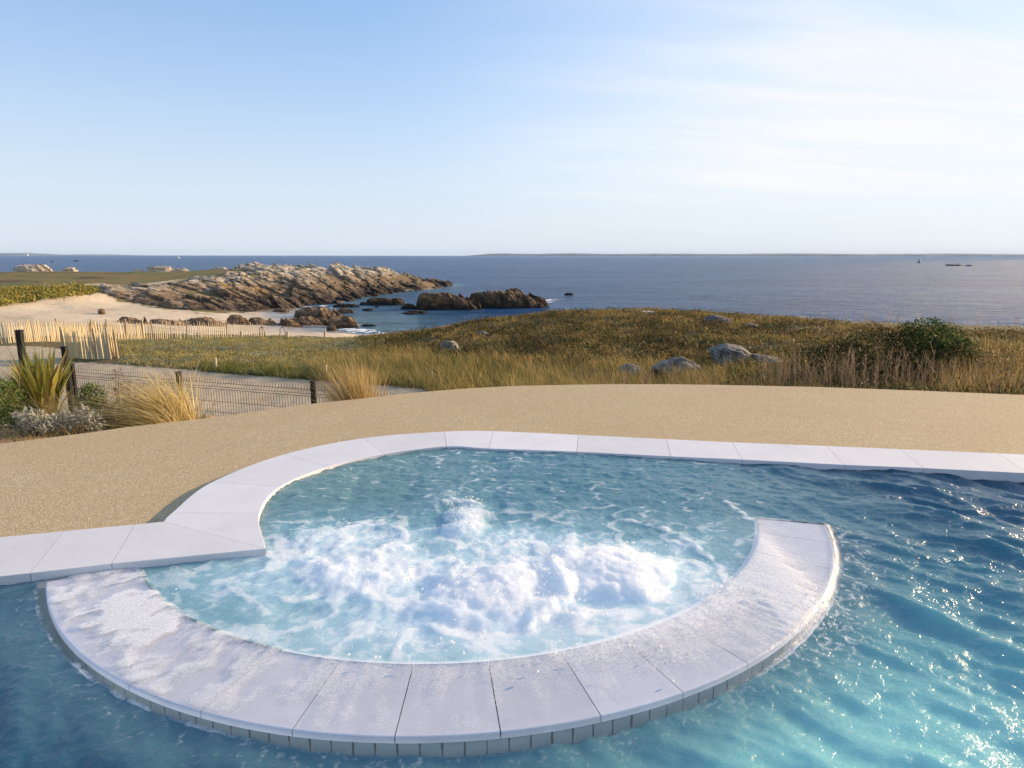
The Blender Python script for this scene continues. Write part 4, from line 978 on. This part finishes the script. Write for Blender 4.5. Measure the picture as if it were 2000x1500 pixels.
def grass_parts(n, poly, rlo, rhi, h, w, cols, lean=.35, cluster=0, seed=0, tuft=1, spread=.06):
    x, y, z = scatter(max(1, n // tuft), poly, rlo, rhi, 0, cluster, seed); m = len(x)
    x = np.repeat(x, tuft) + rng.normal(0, spread, m * tuft); y = np.repeat(y, tuft) + rng.normal(0, spread, m * tuft); z = np.repeat(z, tuft) - .02
    hs_ = np.repeat(rng.uniform(.65, 1.25, m), tuft) * h * rng.uniform(.6, 1.15, m * tuft)
    le = (rng.normal(0, .32, (m * tuft, 2)) + WIND * lean) * hs_[:, None]
    c = np.repeat(pal(m, cols, .18), tuft, 0) * (1 + rng.normal(0, .12, (m * tuft, 1)))
    return blades(np.c_[x, y, z], hs_, np.full(m * tuft, w) * rng.uniform(.7, 1.3, m * tuft), le, c)
def clump_parts(n, poly, rlo, rhi, rad, hgt, per, leaf, cols, cluster=0, seed=0, alt=None):
    x, y, z = scatter(n, poly, rlo, rhi, 0, cluster, seed); m = len(x)
    sc = rng.uniform(.55, 1.3, m); R_ = np.repeat(rad * sc, per); H_ = np.repeat(hgt * sc, per)
    a = rng.uniform(0, 2 * np.pi, m * per); q = np.sqrt(rng.random(m * per)); hh = np.sqrt(np.clip(1 - q ** 2, 0, 1)) * rng.uniform(.45, 1.05, m * per)
    P_ = np.c_[np.repeat(x, per) + R_ * q * np.cos(a), np.repeat(y, per) + R_ * q * np.sin(a), np.repeat(z, per) + H_ * hh - .02]
    c0 = pal(m, cols, .16)
    if alt is not None: c0 = np.where((fbm2(x / 3.2, y / 2.6, 3, 420 + seed) + rng.normal(0, .10, m) > .04)[:, None], pal(m, alt, .16), c0)
    c = np.repeat(c0, per, 0) * (1 + rng.normal(0, .09, (m * per, 1)))
    return leaves(P_, leaf * rng.uniform(.7, 1.4, m * per), leaf * .5, c, .5)
GOLD = [(.46, .33, .11), (.38, .26, .085), (.52, .39, .17), (.33, .25, .09)]
GREEN = [(.13, .15, .04), (.17, .17, .05), (.10, .115, .035), (.20, .18, .06)]
DARK = [(.045, .055, .018), (.065, .065, .022), (.08, .055, .025), (.11, .085, .035)]
HEATH = [(.19, .12, .05), (.27, .175, .065), (.16, .115, .045), (.35, .24, .085), (.17, .15, .05), (.28, .215, .075)]
SILV = [(.24, .255, .18), (.20, .22, .15), (.17, .19, .11), (.31, .29, .14)]
STRAW = [(.50, .37, .17), (.42, .30, .13), (.58, .45, .23), (.36, .26, .12)]
G1 = [(640, 748), (600, 718), (650, 694), (800, 684), (900, 700), (1100, 705), (1250, 714), (1380, 712), (1490, 722), (1490, 800), (870, 800), (830, 762), (720, 751)]
G2 = [(232, 667), (300, 665), (520, 659), (600, 655), (740, 656), (770, 665), (700, 690), (640, 742), (520, 734), (400, 724), (235, 711)]
G3 = [(700, 664), (800, 650), (900, 634), (1000, 618), (1120, 608), (1265, 603), (1400, 614), (1600, 628), (1800, 644), (2250, 655), (2250, 712), (1500, 706), (1280, 716), (900, 702), (720, 690)]
G4 = [(1440, 716), (1560, 700), (1650, 690), (2250, 672), (2250, 820), (1440, 800)]
BANK = [(-100, 606), (0, 600), (60, 592), (110, 585), (180, 574), (195, 566), (180, 562), (60, 566), (-100, 572)]
veg('meadow_grass', [grass_parts(26000, G1, 12.5, 30, .36, .016, GREEN + GOLD[:2] + [(.24, .22, .08)], .3, .0, 1, 4), grass_parts(9000, G1, 12.5, 28, .52, .010, GOLD, .35, .25, 2, 3)], 'leaf', 'tall green and yellow wild grass between the path, the terrace and the hill')
veg('dune_turf', [grass_parts(24000, G2, 18, 52, .17, .022, GREEN[1:2] + GOLD + [(.40, .36, .14), (.36, .33, .12), (.30, .29, .10)], .3, 0, 3, 5, .10), grass_parts(3500, [(395, 727), (640, 746), (640, 730), (395, 712)], 16, 26, .30, .016, GREEN, .2, 0, 4, 5)], 'leaf', 'short yellow green turf on the flat dune behind the path')
veg('dune_cushions', [clump_parts(1500, G2, 18, 52, .34, .17, 34, .062, [(.40, .34, .14), (.34, .29, .11), (.25, .23, .09), (.18, .17, .07)], .3, 5, SILV + [(.30, .32, .24)])], 'leaf', 'low silvery and yellow cushion plants covering the dune flat')
veg('heath_cover', [clump_parts(4600, G3, 15, 46, .36, .20, 34, .072, HEATH + [(.30, .23, .07), (.20, .13, .05)], .0, 6, DARK + HEATH[2:3] + [(.12, .10, .035)]), clump_parts(700, G3, 15, 40, .45, .30, 26, .10, DARK, .12, 7)], 'leaf', 'brown and dark green low heath covering the hill')
veg('heath_grass', [grass_parts(20000, G3, 15, 46, .25, .016, GOLD + [(.22, .19, .07), (.28, .18, .06)], .3, .2, 8, 4, .12)], 'straw', 'golden dry grass scattered through the heath on the hill')
veg('undergrowth', [clump_parts(1500, G4, 12, 26, .40, .36, 26, .085, DARK + [(.14, .10, .04), (.11, .12, .04)], .0, 9)], 'leaf', 'dark tangled undergrowth below the dry stalks at the right of the terrace')
veg('tall_dry_grass', [grass_parts(4200, G4, 12, 16.5, .36, .010, STRAW + GOLD + [(.16, .15, .06)], .12, .25, 10, 4, .10), grass_parts(4500, [(1440, 716), (1600, 700), (1600, 800), (1440, 800)], 12, 22, .5, .011, GOLD + GREEN, .12, .1, 13, 4, .10), grass_parts(4500, [(1840, 700), (2250, 676), (2250, 800), (1840, 800)], 12, 26, .8, .010, GOLD + [(.30, .20, .10)], .1, 0, 11, 4, .12)], 'straw', 'tall straw and brown grass along the right part of the terrace edge')
veg('bank_cover', [clump_parts(900, BANK, 66, 105, 1.0, .55, 20, .32, [(.34, .29, .06), (.28, .27, .06), (.38, .27, .08), (.20, .19, .05)], .0, 12)], 'leaf', 'yellow green scrub on the bank above the beach')
# dead flower stalks with forked heads
def stalk(base, h, seed):
    r_ = np.random.default_rng(seed); parts = []
    tip = base + np.array((r_.normal(0, .10) * h, r_.normal(0, .1) * h, h)); mid = base + (tip - base) * .55 + r_.normal(0, .015, 3)
    parts.append(tube([base, mid, tip], (.008, .006, .003), 4, False))
    for _ in range(r_.integers(2, 6)):
        f = r_.uniform(.35, .95); s = base + (tip - base) * f; e = s + np.array((r_.normal(0, .13), r_.normal(0, .13), r_.uniform(.10, .26))) * (.5 + h * .5)
        parts.append(tube([s, (s + e) / 2 + np.array((0, 0, -.015)), e], (.005, .004, .002), 3, False))
        for _ in range(3):
            e2 = e + r_.normal(0, .045, 3) + np.array((0, 0, .04)); parts.append(tube([e, e2], (.0025, .002), 3, False))
    return parts
parts = []
for i, (x, y, z) in enumerate(zip(*scatter(210, [(1480, 730), (1650, 712), (2200, 700), (2200, 800), (1480, 790)], 12, 17.5))): parts += stalk(np.array((x, y, z - .03)), rng.uniform(.5, 1.15), i)
for i, (x, y, z) in enumerate(zip(*scatter(70, [(1100, 735), (1480, 716), (1480, 790), (1100, 790)], 12, 16.5))): parts += stalk(np.array((x, y, z - .03)), rng.uniform(.35, .8), 900 + i)
for i, (x, y, z) in enumerate(zip(*scatter(60, [(1580, 640), (2150, 655), (2150, 672), (1580, 652)], 20, 34))): parts += stalk(np.array((x, y, z - .03)), rng.uniform(.4, .8), 2000 + i)
V, F, _ = join(parts)
M['straw_stem'] = simple('straw_stem', (.30, .195, .095), .8, .3, 6, .1)
kind(obj('dry_stalks', mesh('dry_stalks', V, F, M['straw_stem'], True)), 'stuff', 'dead forked flower stalks standing along the terrace edge')

def shrub(name, label, cat, cx, cy, cz_, lobes, n, leaf, cols, stems=10, stem_col=None, group=None, up=.3, mat='leaf', asp=.5, shell=.55, twig=.008):
    """crown of leaves spread through ellipsoid lobes (offset, radii) on forking stems"""
    g = thing(name, label, cat, (cx, cy, cz_), 0, group); parts = []
    vol = np.array([l[1][0] * l[1][1] * l[1][2] for l in lobes]) ** .67; vol = vol / vol.sum()
    tip = []
    for (o, r), v in zip(lobes, vol):
        m = int(n * v); d = rng.normal(size=(m, 3)); d /= np.linalg.norm(d, axis=1)[:, None]
        q = d * (shell + (1 - shell) * rng.random(m) ** .6 + .10 * noise3(d * 3 + np.array(o) * 9, 7))[:, None] * np.array(r) + np.array(o)
        keep = noise3(q / (leaf * 3.2) + 5, 9) > -.55; q = q[keep & (q[:, 2] > .0)]
        parts.append(leaves(q, leaf * rng.uniform(.65, 1.3, len(q)), leaf * asp, pal(len(q), cols, .2), up)); tip += [np.array(o) + rng.normal(size=3) * np.array(r) * .6 for _ in range(max(2, stems // len(lobes)))]
    V, F, A = join(parts); obj('foliage', mesh('foliage', V, F, M[mat], False, A), g)
    parts = []
    for tp in tip:
        tp[2] = max(tp[2], .08); b = np.array((tp[0] * .15 + rng.normal(0, .03), tp[1] * .15, -.05)); mid = b * .45 + tp * .55 + rng.normal(0, .04, 3)
        parts.append(tube([b, mid, tp], (twig * 1.6, twig, twig * .4), 5, False))
    V, F, _ = join(parts); obj('stems', mesh('stems', V, F, M[stem_col or 'twig'], True), g)
    return g
simple('twig', (.14, .10, .07), .85, .3, 10, .1)
BR = [(.042, .075, .018), (.06, .095, .025), (.03, .05, .015), (.13, .17, .05)]
def g_at(px, py, lo=8): x, y, z = on_ground(px, py, lo); return x, y, z - .03
x, y, z = g_at(1815, 742); k = math.hypot(x, y) / FPX
shrub('green_shrub', 'tall leafy green shrub standing against the sea at the right', 'shrub', x, y, z, [((-18 * k, 0, 78 * k), (40 * k, .5, 30 * k)), ((12 * k, .1, 62 * k), (46 * k, .6, 34 * k)), ((35 * k, 0, 42 * k), (42 * k, .6, 34 * k)), ((-10 * k, -.1, 36 * k), (50 * k, .6, 36 * k))], 5200, .085, BR, 16)
x, y, z = g_at(1705, 738)
shrub('bramble_thicket', 'nearly black bramble thicket left of the leafy green shrub', 'shrub', x, y, z, [((-60 * k, 0, 34 * k), (52 * k, .6, 36 * k)), ((0, .1, 48 * k), (58 * k, .6, 40 * k)), ((48 * k, 0, 54 * k), (42 * k, .5, 40 * k)), ((-105 * k, .1, 26 * k), (45 * k, .5, 28 * k)), ((110 * k, -.3, 30 * k), (60 * k, .5, 30 * k))], 8200, .075, DARK + [(.03, .035, .014), (.025, .03, .012)], 24)
x, y, z = g_at(1910, 745)
shrub('bramble_thicket', 'brown half dry thicket right of the leafy green shrub', 'shrub', x, y, z, [((-30 * k, 0, 30 * k), (46 * k, .6, 34 * k)), ((30 * k, .1, 28 * k), (60 * k, .6, 34 * k))], 2600, .06, HEATH + DARK, 26)
x, y, z = g_at(1310, 748); k = math.hypot(x, y) / FPX
def tuft(label, px, py, w, h, n, cols, lean, lo=4.6, wid=.008, mat='straw', cat='grass tuft', name='grass_tuft', group=None, xyz=None, droop=.5, fan=.33):
    x, y, z = xyz if xyz is not None else g_at(px, py, lo)
    g = thing(name, label, cat, (x, y, z), 0, group)
    b = rng.normal(0, w * .18, (n, 2)); hh = h * rng.uniform(.45, 1.08, n)
    le = rng.normal(0, fan, (n, 2)) * hh[:, None] + np.array(lean)[None] * hh[:, None] * rng.uniform(.4, 1.3, (n, 1)) + b * .6
    V, F, A = blades(np.c_[b, np.full(n, -.02)], hh, wid * rng.uniform(.6, 1.4, n), le, pal(n, cols, .16), 5, droop)
    obj('blades', mesh('blades', V, F, M[mat], False, A), g); return g
tuft('small bright yellow tuft in front of the rounded boulder', 1310, 752, .22, .26, 170, [(.55, .42, .10), (.48, .36, .09)], (.05, 0), 8, .010, xyz=(x, y, z))

# planting bed left of the terrace
def bed(px, Y):
    x = float(atY(px, 800, Y)[0]); return x, Y, float(ground_z(x, Y))
FL = [(.30, .27, .045), (.38, .33, .07), (.22, .22, .045), (.16, .17, .045), (.26, .17, .06), (.44, .37, .10)]
def flax(label, px, Y, n, h, spread, seed, group=None):
    r_ = np.random.default_rng(seed); x, y, z = bed(px, Y); g = thing('flax_plant', label, 'flax', (x, y, z), 0, group)
    for i in range(n):
        a = r_.uniform(0, 2 * np.pi); hh = h * r_.uniform(.55, 1.0); out = spread * r_.uniform(.15, 1.0) * hh; w = r_.uniform(.022, .036)
        d = np.array((math.cos(a), math.sin(a))); s = np.array((-d[1], d[0], 0)); V = []
        fold = r_.uniform(.25, .5); b = d * r_.uniform(.02, .10); nn = 7; bend = r_.uniform(.0, .35) if r_.random() < .75 else r_.uniform(.5, .9)
        for k in range(nn):
            f = k / (nn - 1); c = np.array((*(b + d * out * f ** 1.5), hh * (f - bend * .5 * f ** 3))); ww = w * (math.sin(min(1, f * 1.15 + .22) * math.pi) ** .7 if f > .62 else .82 + .28 * f) * (1.0 if f < .98 else .05)
            V += [c - s * ww, c + np.array((*(-d * ww * fold), -ww * fold * .3)), c + s * ww]
        col_ = np.array(FL[r_.integers(len(FL))]) * r_.uniform(.8, 1.2); C_ = np.repeat(np.array([col_ * 1.15, col_ * .8, col_ * 1.1])[None], nn, 0).reshape(-1, 3)
        obj('leaf', mesh('leaf', np.array(V), [grid_faces(nn, 3)], M['leaf'], True, {'col': C_}), g)
flax('large flax with upright yellow green sword leaves beside the black post', 86, 7.1, 120, 1.34, .56, 1, 'flax plants')
flax('flax with darker leaves cut off by the left edge of the photo', 36, 7.55, 54, 1.36, .40, 2, 'flax plants')
LG = [(.10, .15, .035), (.14, .19, .05), (.19, .22, .06), (.07, .11, .03)]
def sh_at(px, Y): return bed(px, Y)
x, y, z = bed(14, 6.6); shrub('green_bush', 'small leaved green bush at the left edge of the photo', 'bush', x, y, z, [((0, 0, .28), (.22, .2, .28)), ((.10, 0, .16), (.18, .18, .18)), ((-.2, 0, .3), (.25, .2, .3))], 3400, .030, LG, 12, 'twig', 'small leaved green bushes', twig=.005)
x, y, z = bed(188, 6.9); shrub('green_bush', 'small leaved green bush right of the silvery plant', 'bush', x, y, z, [((0, 0, .26), (.13, .14, .24)), ((.05, 0, .14), (.13, .13, .16)), ((-.08, 0, .30), (.10, .1, .18))], 2600, .028, LG, 10, 'twig', 'small leaved green bushes', twig=.005)
SV = [(.44, .42, .33), (.36, .35, .28), (.54, .51, .41), (.24, .235, .18)]
x, y, z = bed(62, 6.15); shrub('silver_plant', 'silvery white leaved plant on dark stems by the bare soil', 'silver shrub', x, y, z, [((-.03, 0, .17), (.15, .12, .09)), ((.10, 0, .12), (.12, .10, .10)), ((-.12, .05, .10), (.09, .08, .10))], 420, .062, SV, 12, 'twig', 'silvery leaved plants', .6, twig=.005, asp=.28)
x, y, z = bed(140, 6.35); shrub('silver_plant', 'bushy silvery grey plant over dry stems at the terrace edge', 'silver shrub', x, y, z, [((0, 0, .15), (.17, .12, .08)), ((.13, 0, .20), (.09, .10, .09)), ((-.15, 0, .12), (.12, .1, .10)), ((.22, .02, .10), (.08, .08, .1))], 620, .056, SV + [(.36, .30, .20)], 14, 'straw_stem', 'silvery leaved plants', .6, twig=.005, asp=.28)
x, y, z = bed(245, 7.1); shrub('dry_shrub', 'thin twiggy shrub with small brown leaves left of the golden grass', 'shrub', x, y, z, [((-.04, 0, .50), (.10, .1, .16)), ((.02, 0, .30), (.16, .14, .22)), ((.10, 0, .18), (.18, .14, .18))], 620, .026, [(.22, .13, .05), (.30, .17, .06), (.14, .13, .05), (.26, .22, .09)], 26, 'twig', None, .3, twig=.004)
x, y, z = bed(205, 6.7); shrub('dry_shrub', 'low sparse green grey shrub at the foot of the mesh fence', 'shrub', x, y, z, [((0, 0, .18), (.16, .12, .16)), ((.12, 0, .12), (.12, .1, .12))], 460, .030, [(.14, .16, .06), (.22, .20, .09), (.28, .25, .16)], 14, 'twig', None, .3, twig=.004)
GB = [(.64, .49, .19), (.72, .57, .26), (.55, .41, .15), (.78, .64, .34), (.42, .30, .11)]
xyz = bed(352, 7.0)
tuft('big golden ornamental grass bent to the left by the wind', 0, 0, .54, 1.10, 1800, GB, (-.85, -.05), wid=.011, cat='ornamental grass', name='ornamental_grass', xyz=xyz, droop=1.35)
xyz = bed(340, 6.75)
g = tuft('short curved skirt of golden grass at the foot of the big one', 0, 0, .46, .58, 560, GB + [(.40, .25, .08)], (-.80, -.1), wid=.009, cat='ornamental grass', name='ornamental_grass', xyz=xyz, droop=1.2)
xyz = bed(120, 6.7)
tuft('loose dry orange grass bending over the silvery plants', 0, 0, .5, .55, 150, [(.50, .33, .13), (.42, .26, .10), (.58, .42, .2)], (-.35, 0), wid=.006, cat='grass tuft', xyz=xyz, droop=.9)
x, y, z = bed(708, 7.95)
g = tuft('straw coloured grass tuft at the terrace edge before the path', 0, 0, .40, 1.34, 1900, [(.56, .41, .18), (.48, .34, .13), (.64, .50, .25), (.36, .24, .10)], (-.22, 0), wid=.009, cat='grass tuft', xyz=(x, y, z), droop=1.2, fan=.16)
pr = []
for ox, h, tx in ((.05, 1.42, -.36), (.08, 1.32, -.03), (.12, 1.1, .02), (-.02, 1.0, -.25)):
    pts = [(ox, 0, 0), (ox + tx * .3, 0, h * .5), (ox + tx, 0, h)]; pr.append(tube(pts, (.004, .0035, .0022), 4, False))
V, F, _ = join(pr); obj('flower_stems', mesh('flower_stems', V, F, M['straw_stem'], True), g)
x, y, z = on_ground(1150, 753, 8.9)
tuft('bleached dry stems sprawling just behind the terrace edge', 0, 0, .9, .36, 60, [(.52, .42, .24), (.44, .34, .18)], (-.2, 0), wid=.010, cat='grass tuft', xyz=(x, y, z), droop=.9)

# litter and thin dry grass through the planting bed
nb_ = 1500; lx = rng.uniform(-6.2, -3.3, nb_); ly = 6.0 + (lx + 4.15) * .55 + rng.gamma(1.6, .35, nb_) + .12
lz = ground_z(lx, ly); hh = rng.uniform(.03, .22, nb_)
p1 = blades(np.c_[lx, ly, lz - .01], hh, rng.uniform(.003, .007, nb_), rng.normal(0, .6, (nb_, 2)) * hh[:, None] + WIND * .4 * hh[:, None], pal(nb_, STRAW + GOLD + GREEN, .2))
nl = 2600; lx = rng.uniform(-6.2, -3.3, nl); ly = 6.0 + (lx + 4.15) * .55 + rng.gamma(1.6, .4, nl) + .08
p2 = leaves(np.c_[lx, ly, ground_z(lx, ly) + rng.uniform(.0, .02, nl)], rng.uniform(.012, .04, nl), rng.uniform(.006, .016, nl), pal(nl, [(.22, .14, .07), (.34, .24, .12), (.12, .085, .05), (.42, .33, .2)], .2), .1)
veg('bed_litter', [p1, p2], 'straw', 'dry leaves and thin grass strewn over the planting bed')
# spray thrown up by the jets
bm = bmesh.new(); bmesh.ops.create_icosphere(bm, subdivisions=1, radius=1); dv = np.array([v.co for v in bm.verts]); df = np.array([[v.index for v in f.verts] for f in bm.faces]); bm.free()
src = [(1180, 1105, .30, .24, 260), (975, 1140, .30, .24, 220), (912, 1010, .12, .25, 160), (1110, 1200, .14, .08, 160), (1420, 1160, .16, .10, 140), (650, 1050, .26, .14, 130), (720, 1110, .3, .2, 150), (1600, 1190, .05, .22, 120), (1000, 1270, .6, .10, 140)]
dc, dr_ = [], []
for px, py, ax, ay, m in src:
    c = pxy(px, py); dc.append(np.c_[c[0] + rng.normal(0, ax * .75, m), c[1] + rng.normal(0, ay * .75, m), np.zeros(m)]); dr_.append(rng.gamma(2.0, .0011, m) + .0012)
dc = np.concatenate(dc); dr_ = np.concatenate(dr_).clip(.0012, .0065)
dc[:, 2] = water(dc[:, 0], dc[:, 1])[0] + rng.gamma(1.2, .014, len(dc)) + .003
V = (dc[:, None] + dv[None] * dr_[:, None, None]).reshape(-1, 3); F = (np.arange(len(dc))[:, None, None] * len(dv) + df[None]).reshape(-1, 3)
t = NT('spray'); M['spray'] = t.done(t.mixs(.55, t.bsdf(Base_Color=(.95, .95, .95), Roughness=.2), t.n('ShaderNodeBsdfTranslucent', {'Color': (.97, .97, .97)}).outputs[0]))
kind(obj('water_spray', mesh('water_spray', V, [F], M['spray'], True)), 'stuff', 'fine white droplets thrown up by the whirlpool jets')

# ------------------------------------------------------------------ sea air
V, F = box(-16500, 16500, -300, 16500, -14, 75)
t = NT('haze'); t.t.links.new(t.n('ShaderNodeVolumePrincipled', {'Color': (.56, .74, 1.0, 1), 'Density': 3e-5, 'Anisotropy': 0.0}).outputs[0], t.out.inputs['Volume'])
kind(obj('haze', mesh('haze', V, F, t.m, False)), 'stuff', 'thin sea haze lying over the water')
